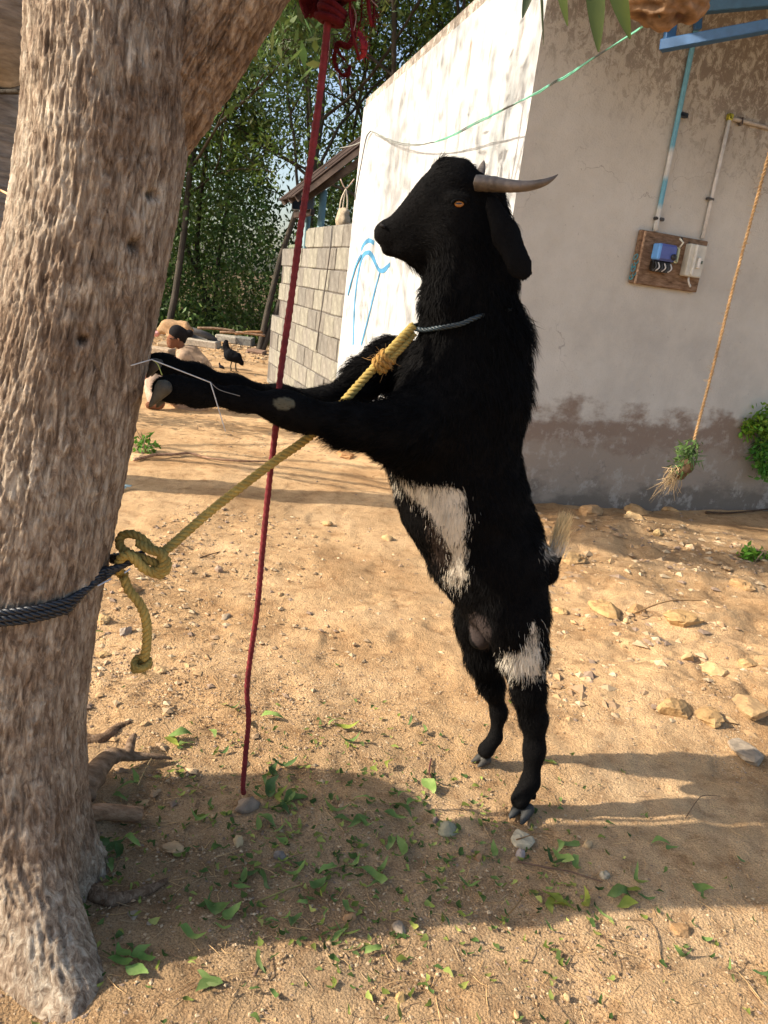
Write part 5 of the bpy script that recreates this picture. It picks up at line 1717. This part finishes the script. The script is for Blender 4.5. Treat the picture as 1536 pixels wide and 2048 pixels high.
dn1 = lambda x, y: np.clip(.35 + .5 * fbm(np.stack([x * 2.2, y * 2.2, 0 * x], 1), 3, 5) + .5 * np.exp(-((x + .3) / .5) ** 2 - ((y - 2.0) / .5) ** 2), .05, 1)
scatter(30000, (-1.2, 1.4), (.85, 2.6), .0018, .0068, dn1, 'grit', 'loose coarse grit and gravel over the near ground', 'gravel', 1.5)
scatter(8000, (-2.2, 2.6), (2.6, 7.0), .003, .02, lambda x, y: np.clip(.3 + .6 * fbm(np.stack([x, y, 0 * x], 1), 3, 15), .02, 1), 'gravel', 'scattered gravel over the yard behind', 'gravel', 2.4, .0)
scatter(2200, (.7, 2.4), (2.3, 4.9), .006, .042, lambda x, y: np.clip(.3 + .8 * fbm(np.stack([x * 1.5, y * 1.5, 0 * x], 1), 3, 18), .02, 1), 'rubble', 'small broken rubble on the stony rise at the right', 'rubble', 1.5, -.05)
scatter(1600, (-1.2, .0), (1.6, 4.2), .006, .022, lambda x, y: np.clip(1.1 - (x + 1.1) * 1.2, .05, 1), 'stone_chips', 'flat broken stone chips beside the trunk', 'rubble', 1.4)


# ------------------------------------------------------------------ fallen leaves, sprigs, twigs
def gleaf(mb, c, L_, Wd, yaw, tilt, fold, curl, col):
    t = np.linspace(0, 1, 7); w_ = Wd * np.sin(math.pi * t ** .8) ** .9 * (1 - .2 * t)
    x = (t - .5) * L_; z = curl * L_ * (t - .5) ** 2 * 2; ph_ = (c[0] * 317 + c[1] * 211) % 6.28; wv = .10 * L_ * np.sin(t * 5 + ph_)
    w_ = w_ * (1 + .25 * np.sin(t * 9 + ph_)); mid = np.stack([x, wv, z], 1); lft = np.stack([x, wv + w_, z + fold * w_ * (1 + .6 * np.sin(t * 8 + ph_))], 1); rgt = np.stack([x, wv - w_, z + fold * w_ * .8 * (1 + .6 * np.cos(t * 7 + ph_))], 1)
    V = np.vstack([lft, mid, rgt])
    ct, st_ = math.cos(tilt), math.sin(tilt); V = V @ np.array([[1, 0, 0], [0, ct, st_], [0, -st_, ct]])
    ca, sa = math.cos(yaw), math.sin(yaw); V = V @ np.array([[ca, sa, 0], [-sa, ca, 0], [0, 0, 1]])
    V = V + np.asarray(c) - [0, 0, min(0, V[:, 2].min()) - .0015]
    i = np.arange(6); mb.add(V, np.vstack([np.stack([i, i + 7, i + 8, i + 1], 1), np.stack([i + 7, i + 14, i + 15, i + 8], 1)]), col)


leaves = [  # px, py, length px, cluster
    (545, 1440, 38, 0), (500, 1450, 34, 0), (688, 1462, 46, 1), (672, 1448, 32, 1), (697, 1485, 36, 1), (815, 1452, 30, 1), (852, 1468, 18, 1), (776, 1532, 22, 1), (745, 1418, 14, 1),
    (360, 1478, 40, 0), (345, 1490, 34, 0), (372, 1492, 30, 0), (425, 1470, 26, 0), (445, 1508, 22, 0), (468, 1420, 30, 0),
    (570, 1535, 44, 2), (545, 1548, 36, 2), (530, 1560, 30, 2), (535, 1588, 50, 2), (560, 1598, 46, 2), (590, 1600, 42, 2), (575, 1612, 40, 2), (520, 1600, 34, 2), (560, 1625, 36, 2), (530, 1650, 46, 2), (555, 1665, 44, 2), (575, 1660, 36, 2), (515, 1662, 30, 2), (568, 1690, 26, 2),
    (660, 1630, 50, 3), (690, 1645, 40, 3), (715, 1648, 44, 3), (730, 1655, 30, 3), (800, 1625, 46, 3), (790, 1640, 40, 3), (820, 1610, 24, 3), (805, 1592, 22, 3), (870, 1565, 26, 3), (860, 1580, 40, 3), (725, 1602, 30, 3),
    (805, 1712, 42, 4), (780, 1690, 34, 4), (708, 1730, 34, 4), (695, 1740, 30, 4), (720, 1742, 26, 4), (595, 1735, 26, 4), (588, 1755, 42, 4), (655, 1745, 36, 4), (640, 1790, 40, 4), (630, 1775, 36, 4), (750, 1755, 46, 4), (765, 1748, 36, 4), (745, 1775, 30, 4), (605, 1810, 20, 4), (590, 1845, 34, 4), (572, 1840, 20, 4),
    (690, 1870, 46, 4), (672, 1880, 40, 4), (695, 1822, 30, 4), (650, 1830, 22, 4), (747, 1905, 34, 4),
    (935, 1775, 36, 5), (985, 1712, 36, 5), (900, 1728, 22, 5), (890, 1842, 32, 5), (880, 1720, 16, 5), (1100, 1815, 40, 5),
    (435, 1820, 44, 6), (458, 1838, 42, 6), (420, 1812, 34, 6), (480, 1765, 34, 6), (485, 1780, 30, 6), (530, 1766, 40, 6), (500, 1750, 30, 6), (445, 1858, 30, 6), (385, 1880, 46, 6), (545, 1850, 24, 6), (520, 1928, 52, 6), (418, 1960, 50, 6), (412, 1975, 40, 6), (340, 1915, 0, 6),
    (400, 1640, 34, 7), (421, 1615, 28, 7), (255, 1580, 44, 7), (270, 1565, 40, 7), (240, 1600, 30, 7), (205, 1690, 44, 7), (225, 1700, 50, 7), (195, 1720, 40, 7), (240, 1712, 36, 7), (215, 1735, 36, 7), (262, 1690, 36, 7), (190, 1275, 34, 7),
    (1115, 1700, 44, 8), (1125, 1720, 40, 8), (1100, 1730, 40, 8), (1150, 1738, 30, 8), (1140, 1692, 34, 8), (1170, 1800, 0, 8), (1105, 1800, 44, 8), (1120, 1815, 40, 8), (1180, 1818, 42, 8), (1205, 1832, 40, 8), (1240, 1795, 50, 8), (1275, 1765, 44, 8), (1260, 1785, 40, 8), (1290, 1800, 30, 8), (1250, 1812, 40, 8), (1098, 1862, 30, 8),
    (1320, 1690, 34, 9), (1340, 1700, 26, 9), (1402, 1780, 34, 9), (1404, 1798, 20, 9), (1385, 1852, 18, 9), (1365, 1920, 36, 9), (1408, 1885, 20, 9), (1460, 1945, 26, 9), (1525, 1950, 40, 9), (1530, 1965, 34, 9), (1095, 1528, 30, 8), (1118, 1562, 14, 8), (1480, 1722, 16, 9),
]
glab = ['green leaf fallen on the sunny ground left of the red rope', 'green leaf fallen in the sun between the red rope and the far hoof', 'green leaf in the heap at the lower end of the red rope', 'green leaf in the strip between the leaf heap and the near hoof',
        'green leaf on the shaded ground in the lower middle', 'green leaf on the shaded ground below the hooves', 'green leaf in the lower left between the tree root and the leaf heap', 'green leaf lying close beside the trunk and its roots', 'green leaf among the stones and twigs right of the near hoof', 'green leaf scattered in the lower right']
MARKS = [(497, 1617, 'the stone on the red rope'), (352, 1698, 'the flat tan stone near the trunk'), (476, 1686, 'the round pale stone'), (560, 1715, 'the round dark grey stone'), (797, 1860, 'the long brown stone'), (700, 1838, 'the reddish brown stone'),
         (895, 1662, 'the greenish flat stone'), (1048, 1684, 'the pale jagged stone'), (956, 1718, 'the small red brown stone'), (266, 1832, 'the squarish brick chip'), (1133, 1996, 'the lone pale stone in the sun'), (802, 1998, 'the yellowish clod'),
         (1208, 1752, 'the tip of the thin twig'), (1365, 1862, 'the half buried flat stone'), (1174, 1692, 'the small pinkish stone'), (262, 1535, 'the old branch stub'), (240, 1640, 'the cut stick'), (1035, 1620, 'the near hind hoof'), (960, 1525, 'the far hind hoof'),
         (860, 1545, 'the dark purple twig'), (560, 1790, 'the pale green stalk'), (300, 1785, 'the surface root'), (262, 1930, 'the leaf sprig'), (497, 1440, 'the lower part of the red rope'), (252, 1266, 'the grey angular stone'), (512, 1946, 'the dark stub of twig'), (1030, 1800, 'the curving brown twig'), (1230, 1900, 'the thin dark twig in the sun'), (1388, 1620, 'the forked twig'), (775, 1320, 'the middle of the bare sunny ground')]
used_l = set()


def leaflabel(px, py, L_, ti, wr):
    siz = 'tiny' if L_ < 22 else ('small' if L_ < 32 else ('medium' if L_ < 42 else 'large'))
    shp = 'narrow' if wr < .145 else ('broad' if wr > .20 else 'oval')
    col_ = ('green', 'dark green', 'pale green', 'yellowish')[ti]
    for d_, mx, my, nm in sorted((math.hypot(px - mx, py - my), mx, my, nm) for mx, my, nm in MARKS):
        dx, dy = px - mx, py - my
        rel = ('right of' if dx > 0 else 'left of') if abs(dx) > abs(dy) else ('below' if dy > 0 else 'above')
        near_ = 'just ' if d_ < 45 else ('a little ' if d_ < 90 else 'well ')
        l_ = siz + ' ' + shp + ' ' + col_ + ' leaf ' + near_ + rel + ' ' + nm
        if l_ not in used_l:
            used_l.add(l_); return l_


rs = np.random.RandomState(99)
for px, py, L_, cl_ in leaves:
    if L_ == 0: continue
    g = G(px, py); Lm = L_ * mpp(px, py, g[1]) * 1.25
    mb = MB(); ti = rs.choice(4, p=[.4, .25, .22, .13]); tone = np.array([[1, 1, 1], [.6, .68, .75], [1.45, 1.4, 1.3], [1.7, 1.3, .8]][ti]); wr = rs.uniform(.10, .24)
    c_ = tone * rs.uniform(.85, 1.15)
    gleaf(mb, g + [0, 0, .004], Lm, Lm * wr, rs.uniform(0, 6.28), rs.normal(0, .45), rs.uniform(.1, .9), rs.uniform(-.6, 1.1), c_)
    tag(mb.build('fallen_leaf', m_leafg), leaflabel(px, py, L_, ti, wr), 'leaf', 'green leaves fallen on the ground')
# sprig with paired leaves at the lower left
sp_ = thing('leaf_sprig', G(260, 1930), 'fallen sprig with broad green leaves in the lower left corner beside the root', 'sprig')
mb = MB(); mb.tube([G(205, 1905, .006), G(240, 1930, .010), G(275, 1942, .008)], .0012, 5, (.4, .7, .3)); mb.tube([G(228, 1875, .01), G(232, 1900, .014), G(228, 1925, .008)], .0013, 5, (.9, .9, .8)); mb.build('stem', m_twig, sp_)
for px, py, L_, yw in ((245, 1912, 34, 2.4), (280, 1912, 36, .6), (240, 1932, 40, 3.3), (275, 1952, 40, -.3), (292, 1925, 30, .2)):
    g = G(px, py); mb = MB(); Lm = L_ * mpp(px, py, g[1]) * 1.3; gleaf(mb, g + [0, 0, .010], Lm, Lm * .25, yw, .1, .2, .3, (.8, .95, .8)); mb.build('leaf', m_leafg, sp_)
# small litter: leaf crumbs and straw
mb = MB()
for k in range(1300):
    x, y = rs.normal(-.05, .42), rs.normal(1.52, .26)
    if y < .9: continue
    z = float(terr(x, y)[0]); Lm = rs.uniform(.008, .028)
    gleaf(mb, (x, y, z + .004), Lm, Lm * rs.uniform(.12, .3), rs.uniform(0, 6.28), rs.normal(0, .4), rs.uniform(0, .6), rs.uniform(-.3, .9), np.array([[.8, .8, .7], [1.5, 1.2, .8], [2.0, 1.6, 1.3], [.5, .6, .5]][rs.randint(4)]) * rs.uniform(.45, 1.0))
tag(mb.build('leaf_litter', m_leafg), 'small torn bits of leaf littering the shaded ground', 'litter', kind='stuff')
mb = MB()
for k in range(1500):
    if k < 900: x, y = rs.normal(.0, .55), rs.normal(1.55, .35)
    else: x, y = rs.normal(-.75, .22), rs.normal(2.6, .5)
    if y < .9: continue
    a = rs.uniform(0, 6.28); l = rs.uniform(.015, .07) * (1 if k < 900 else 1.3); d = np.array([math.cos(a), math.sin(a), 0]) * l
    p0 = np.array([x, y, 0]); q = np.array([p0, p0 + d * .5 + rs.normal(0, .004, 3) * [1, 1, 0], p0 + d]); q[:, 2] = terr(q[:, 0], q[:, 1]) + .003 + rs.uniform(0, .003, 3)
    c_ = np.array([[1.5, 1.5, 1.3], [1.0, .9, .8], [2.0, 1.8, 1.3]][rs.randint(3)])
    mb.tube(q, [.0007, .0008, .0004], 3, c_, cap=False)
tag(mb.build('straw', m_twig), 'short bits of dry straw and stalks strewn on the ground', 'straw', kind='stuff')


def twig(pts, r_, label, c_=(.8, .75, .7), name='twig', mat=None, cat='twig', n=24):
    q = spline([G(x, y, u_) for x, y, u_ in pts], n); rad = np.linspace(r_, r_ * .5, n) * (1 + .15 * vn(q * 60, 3))
    mb = MB(); mb.tube(q, rad, 7, c_); return tag(mb.build(name, mat or m_twig), label, cat)


twig([(1035, 1728, .008), (1090, 1742, .012), (1140, 1750, .01), (1205, 1768, .006)], .0028, 'thin dark twig lying below the pale jagged stone', (.45, .38, .4))
twig([(1030, 1692, .02), (1075, 1683, .025), (1118, 1688, .018)], .0018, 'thin brown twig lying across the pale jagged stone', (.8, .65, .45))
twig([(1000, 1848, .004), (1030, 1820, .01), (1052, 1785, .008)], .0018, 'thin brown twig curving in the shade left of the leafy cluster', (.8, .65, .4))
twig([(862, 1520, .004), (858, 1548, .008), (866, 1570, .004)], .0030, 'short dark purple twig pointing down at a leaf left of the hooves', (.35, .2, .25))
twig([(1322, 1925, .004), (1300, 1850, .006), (1235, 1842, .004)], .0014, 'thin pale stalk in the shade at the lower right', (1.1, 1, .8))
twig([(1206, 1872, .003), (1222, 1910, .006), (1240, 1960, .003)], .0016, 'thin dark twig in the sun at the bottom right', (.5, .4, .35))
twig([(1370, 1640, .006), (1388, 1620, .03), (1405, 1602, .02), (1440, 1598, .01)], .0016, 'forked thin twig in the shade at the right', (.45, .4, .35))
twig([(508, 1955, .006), (514, 1945, .006), (517, 1938, .006)], .0042, 'short dark stub of twig at the bottom left of centre', (.55, .5, .5))
twig([(400, 1117, .004), (420, 1112, .008), (440, 1105, .004)], .0040, 'short dark stick in the sun right of the yellow knot', (.35, .32, .32))
twig([(510, 1808, .004), (560, 1790, .008), (610, 1770, .005)], .0020, 'pale green stalk lying in the shade at the lower left of centre', (.9, 1.1, .6))
twig([(1520, 2000, .003), (1490, 1965, .006), (1470, 1940, .003)], .0014, 'thin pale stalk at the bottom right corner', (1.3, 1.2, .9))
twig([(275, 1590, .03), (290, 1560, .035), (302, 1535, .03)], .0016, 'thin pale stem leaning against the old root', (1.3, 1.3, 1.0))
twig([(1410, 1030, .02), (1470, 1030, .02), (1560, 1022, .03)], .010, 'dark stick lying along the wall foot at the right edge', (.3, .25, .22))
twig([(1265, 1238, .03), (1330, 1222, .05), (1400, 1212, .03)], .0045, 'thin stick lying over the rubble at the right', (1.0, .85, .6))
# grey stick / hose on the ground
twig([(268, 925, .02), (310, 918, .03), (345, 914, .02), (380, 912, .02), (420, 922, .02), (480, 927, .02), (535, 928, .02)], .012, 'long pale grey curved stick lying behind the red rope', (1.3, 1.1, 1.0), 'long_stick', m_wood, 'stick', 60)
# old root and cut branch beside the trunk
q = spline([G(162, 1612, .035), G(185, 1575, .045), G(225, 1540, .045), G(275, 1530, .030), G(345, 1523, .010)], 60)
mb = MB(); rad = np.interp(np.linspace(0, 1, 60), [0, .35, .7, 1], [.042, .034, .018, .005]); q = q + .004 * np.stack([vn(q * 30, a) for a in range(3)], 1)
mb.tube(q, rad * (1 + .18 * vn(q * 35, 3)), 16, (.8, .75, .68), squash=.75); mb.tube(spline([G(255, 1535, .04), G(262, 1512, .05), G(268, 1495, .04)], 12), np.linspace(.016, .008, 12), 9, (.7, .65, .6))
tag(mb.build('weathered_branch', m_wood), 'old weathered brown branch stub sticking out from behind the trunk', 'branch')
mb = MB(); q = spline([G(140, 1652, .02), G(200, 1640, .024), G(282, 1642, .018)], 30); mb.tube(q, .019 * (1 + .1 * vn(q * 30, 2)), 14, (1.25, 1.1, .95))
tag(mb.build('cut_stick', m_wood), 'short thick cut stick lying right of the trunk below the branch stub', 'stick')
# cloth scrap
mb = MB(); gg = G(235, 980); 
for k in range(3): mb.box(gg + [.02 * k, .02 * k, .01 + .006 * k], (.05, .03, .006), None, (.45, .6, .62))
tag(mb.build('plastic_scrap', m_cloth), 'tiny pale blue scrap on the ground beside the trunk', 'scrap')

# ------------------------------------------------------------------ yard at the back: woman, hen, chick, junk
DW = 7.2
wm = thing('person', (P(375, 780, DW)[0], DW, float(terr(P(375, 780, DW)[0], DW)[0])), 'woman in a pale patterned blouse sitting low on the ground behind the trunk, looking down', 'person')
gz = wm.location[2]
bodyp = [pr((354, 666, DW), 14.5, (350, 677, DW), 12.5, w=.85, k=.012), pr((345, 688, DW - .03), 6.5, k=.015), pr((345, 682, DW - .02), 12, (343, 690, DW - .03), 7.5, k=.02), pr((336.5, 682, DW - .03), 1.6, (334, 686, DW - .04), 2.2, k=.008), pr((337, 692, DW - .04), 3, k=.01), pr((359, 688, DW), 8, (368, 703, DW), 9, k=.02),
         pr((383, 722, DW), 22, (396, 775, DW), 24, k=.05), pr((366, 712, DW - .10), 9, (352, 750, DW - .16), 7, k=.02), pr((352, 750, DW - .16), 6.5, (325, 762, DW - .22), 5, k=.02), pr((325, 762, DW - .22), 5.5, (316, 765, DW - .23), 4.5, k=.01)]
x0, _, _ = P(375, 780, DW)
fz = gz
bodyp += [pr((x0 + .06, DW - .02, fz + .14), .13, (x0 - .28, DW - .22, fz + .30), .08, world=True, k=.04), pr((x0 - .28, DW - .22, fz + .30), .07, (x0 - .17, DW - .30, fz + .06), .05, world=True, k=.03), pr((x0 - .18, DW - .30, fz + .04), .04, (x0 - .26, DW - .32, fz + .035), .035, world=True, k=.02)]
for k in range(4):
    a = P(316, 765, DW - .23) + [0, .02 * (k - 1.5), 0]; bodyp.append(pr(a, .009, a + [-.05, .004 * k, -.02], .007, world=True, k=.006))
bodyp.append(pr((357, 678, DW - .075), 3.2, (358, 682, DW - .075), 2.4, w=.6, k=.006))
V_, F_ = sdf_mesh(bodyp, .011, smooth=1); mb = MB(); mb.add(V_, F_, (.17, .075, .042)); mb.build('body', m_skin, wm)
hn = _R * .60 + _U * .80; hp = P(337, 667, DW)
V_, F_ = sdf_mesh([pr((354, 666, DW), 16.2, (351, 674, DW), 14.5, w=.88, k=.012), pr((364, 669, DW + .02), 13, k=.02), pr((379, 667, DW + .03), 8, k=.010), pr((366, 682, DW + .04), 6, k=.02)], .010, lambda g: -((g - hp) @ hn), smooth=1)
mb = MB(); mb.add(V_, F_, (.012, .011, .012)); mb.build('hair', m_skin, wm)
V_, F_ = sdf_mesh([pr((378, 708, DW), 18, (394, 738, DW), 29, k=.05), pr((388, 706, DW), 12, (424, 764, DW), 16, k=.04), pr((360, 706, DW - .05), 9, (366, 715, DW - .10), 12, k=.03), pr((366, 715, DW - .10), 12, (358, 738, DW - .14), 10, k=.03), pr((392, 735, DW), 25, (405, 775, DW), 28, k=.05)], .013, smooth=1)
V_ = V_ + .008 * np.stack([vn(V_ * 16, a) for a in range(3)], 1); mb = MB(); cb = sstep(.1, .4, vn(V_ * 26, 6))[:, None]
mb.add(V_, F_, np.array([[.40, .28, .19]]) * (1 - .35 * cb)); mb.build('blouse', m_cloth, wm)
V_, F_ = sdf_mesh([pr((x0 + .05, DW, fz + .12), .19, (x0 - .24, DW - .18, fz + .25), .12, world=True, k=.05), pr((x0 - .27, DW - .2, fz + .29), .10, (x0 - .22, DW - .28, fz + .10), .08, world=True, k=.04), pr((400, 730, DW + .02), 14, (424, 775, DW + .05), 18, k=.04)], .014, smooth=1)
V_ = V_ + .01 * np.stack([vn(V_ * 13, a) for a in range(3)], 1); mb = MB(); mb.add(V_, F_, (.52, .38, .29)); mb.build('sari', m_cloth, wm)
for px_, py_ in ((341, 677), (349, 677)):
    mb = MB(); Vv, Ff = ellips(P(px_, py_, DW - .075), E3, (.011, .005, .006), 8, 6); mb.add(Vv, Ff, (.02, .015, .015)); mb.build('eye', m_skin, wm)
# tan cloth bundle behind her head
mb = MB(); D = 12.6
V_, F_ = sdf_mesh([pr((322, 662, D), 9, (340, 650, D), 9, k=.06), pr((340, 650, D), 10, (365, 652, D), 9, k=.06), pr((365, 652, D), 9, (380, 664, D), 8, k=.06), pr((350, 668, D), 16, k=.1)], .03)
mb.add(V_ + .035 * np.stack([fbm(V_ * 7, 2, a) for a in range(3)], 1), F_, (.38, .24, .13)); tag(mb.build('cloth_bundle', m_cloth), 'tan patterned cloth bundle heaped behind the head of the woman', 'bundle')
mb = MB(); V_, F_ = sdf_mesh([pr((300, 666, D), 7, (316, 668, D), 6, k=.05)], .03); mb.add(V_ + .03 * np.stack([vn(V_ * 9, a) for a in range(3)], 1), F_, (.6, .32, .32)); tag(mb.build('pink_cloth', m_cloth), 'small heap of pink cloth between the trunk and the woman', 'cloth')


def hen(name, px, py, k, D, label, chick=False):
    base = G(px, py); D = base[1]; m = mpp(px, py, D) * k; base_p = np.array([base[0], D, base[2]])
    t = thing(name, base_p, label, 'chick' if chick else 'hen')
    def q(dx, dz, dy=0): return base_p + np.array([dx * m, dy * m, dz * m])
    prs = [pr(q(-4, 31), 12 * m, q(9, 28), 10.5 * m, world=True, k=2 * m), pr(q(-8, 34), 8 * m, q(-14, 50), 6 * m, world=True, k=4 * m, w=.5), pr(q(-14, 46), 6 * m, q(-13, 56), 4.5 * m, world=True, k=2 * m, w=.4),
           pr(q(10, 28), 7.5 * m, q(20, 20), 4.8 * m, world=True, k=4 * m), pr(q(19, 19), 4.2 * m, q(21, 17), 3.8 * m, world=True, k=2 * m), pr(q(-2, 27, -7), 7 * m, q(-10, 29, -7), 4 * m, world=True, w=.5, k=2 * m)]
    V_, F_ = sdf_mesh(prs, 1.1 * m); cv = .5 + .5 * vn(V_ / m * .4, 3)
    mb = MB(); mb.add(V_ + .5 * m * np.stack([vn(V_ / m * .5, a) for a in range(3)], 1), F_, np.array([[.004, .004, .005]]) * (1 + cv[:, None]) * (3 if chick else 1)); mb.build('body', m_skin, t)
    for s in (-1, 1):
        mb = MB(); mb.tube([q(1 + 7 * (s > 0), 20, s * 3), q(-1 + 9 * (s > 0), 10, s * 3), q(1 + 9 * (s > 0), 0.6, s * 3)], 1.4 * m, 6, (.10, .08, .05))
        for a in (-.5, 0, .5): mb.tube([q(1 + 9 * (s > 0), .8, s * 3), q(1 + 9 * (s > 0) + 4.5 * math.cos(a), .5, s * 3 + 4.5 * math.sin(a))], .8 * m, 4, (.10, .08, .05))
        mb.build('leg', m_col, t)
    mb = MB(); mb.tube([q(22, 16), q(24, 12)], [1.6 * m, .3 * m], 6, (.35, .25, .12)); mb.build('beak', m_col, t)
    if not chick:
        mb = MB(); mb.box(q(20, 22.5), (5 * m, 1.0 * m, 3 * m), None, (.35, .04, .03), bev=.4 * m); mb.build('comb', m_col, t)
    else:
        pass
    return t


hen('hen', 462, 742, 1.0, 0, 'black hen with raised tail pecking at the ground in the back yard')
hen('chick', 442, 742, .28, 0, 'tiny dark chick behind the black hen', True)

# tyre
tc = G(403, 690, .30); D = tc[1]; mb = MB(); a = np.linspace(0, 2 * math.pi, 49)
tl = np.array([.15, .35, .92]); tl /= np.linalg.norm(tl); e1 = np.cross(tl, [0, 1, 0]); e1 /= np.linalg.norm(e1); e2 = np.cross(tl, e1)
tcc = P(398, 672, D); Rr = .33
mb.tube(tcc + np.cos(a)[:, None] * e1 * Rr + np.sin(a)[:, None] * e2 * Rr * .9, .068, 12, cap=False); tag(mb.build('tyre', m_rubber), 'worn grey black tyre leaning on the stone slabs behind the woman', 'tyre')
slabs = [((405, 684), 64, 14, (1.3, 1.3, 1.2), 'pale stone slab lying flat behind the woman, under the tyre'), ((455, 676), 42, 14, (1.15, 1.2, 1.15), 'pale grey slab right of the tyre'), ((488, 680), 36, 16, (.6, .68, .72), 'bluish grey block behind the hen'),
         ((350, 690), 60, 8, (1.1, .95, .7), 'low tan slab left of the woman'), ((320, 700), 50, 14, (1.2, 1.05, .85), 'low rubble slab between the trunk and the woman'), ((512, 702), 34, 7, (.75, .55, .45), 'flat reddish brown stone left of the block wall')]
for (px, py), wd_, ht, c_, lab in slabs:
    g = G(px, py + ht * .6); m = mpp(px, py, g[1]); mb = MB(); mb.box(g + [0, 0, ht * m * .45], (wd_ * m, .42, ht * m), None, c_, bev=.02)
    V_ = mb.V[0]; mb.V = [V_ + .02 * np.stack([vn(V_ * 3.1 + px, a) for a in range(3)], 1)]; tag(mb.build('stone_slab', m_stone2, smooth=False), lab, 'slab')
for k, (pa, pb, c_, lab) in enumerate((((395, 656, .35), (470, 662, .35), (1.0, .95, .9), 'long grey pole lying on the slabs below the wood'), ((440, 664, .25), (530, 671, .2), (1.5, 1.4, 1.3), 'pale pole lying along the edge of the wood, left of the block wall'), ((470, 668, .15), (525, 664, .1), (1.3, 1.0, .7), 'light brown stick lying over the pale pole'))):
    D = 13.8; mb = MB(); mb.tube(spline([P(pa[0], pa[1], D), P((pa[0] + pb[0]) / 2, (pa[1] + pb[1]) / 2 - 2, D), P(pb[0], pb[1], D)], 12), .024, 8, np.array(c_) * .7); tag(mb.build('pole', m_wood), lab, 'pole')
scatter(2200, (-5.6, -1.6), (11.5, 17.5), .012, .07, lambda x, y: sstep(13.2, 14.6, y) + .012, 'far_rubble', 'grey rubble strewn in front of the wood', 'rubble', 1.6)
mb = MB(); rs = np.random.RandomState(8)
C = np.stack([rs.uniform(-9, 1, 9000), rs.uniform(17.2, 20, 9000), 0 * np.zeros(9000)], 1); C[:, 2] = terr(C[:, 0], C[:, 1]) + np.abs(rs.normal(0, .16, 9000))
leaf_cloud(mb, C, .16, .02, rs, -.6, (.6, .62, .5)); tag(mb.build('undergrowth', m_leafw), 'low scrubby undergrowth at the edge of the wood', 'undergrowth', kind='stuff')

bpy.context.view_layer.update()
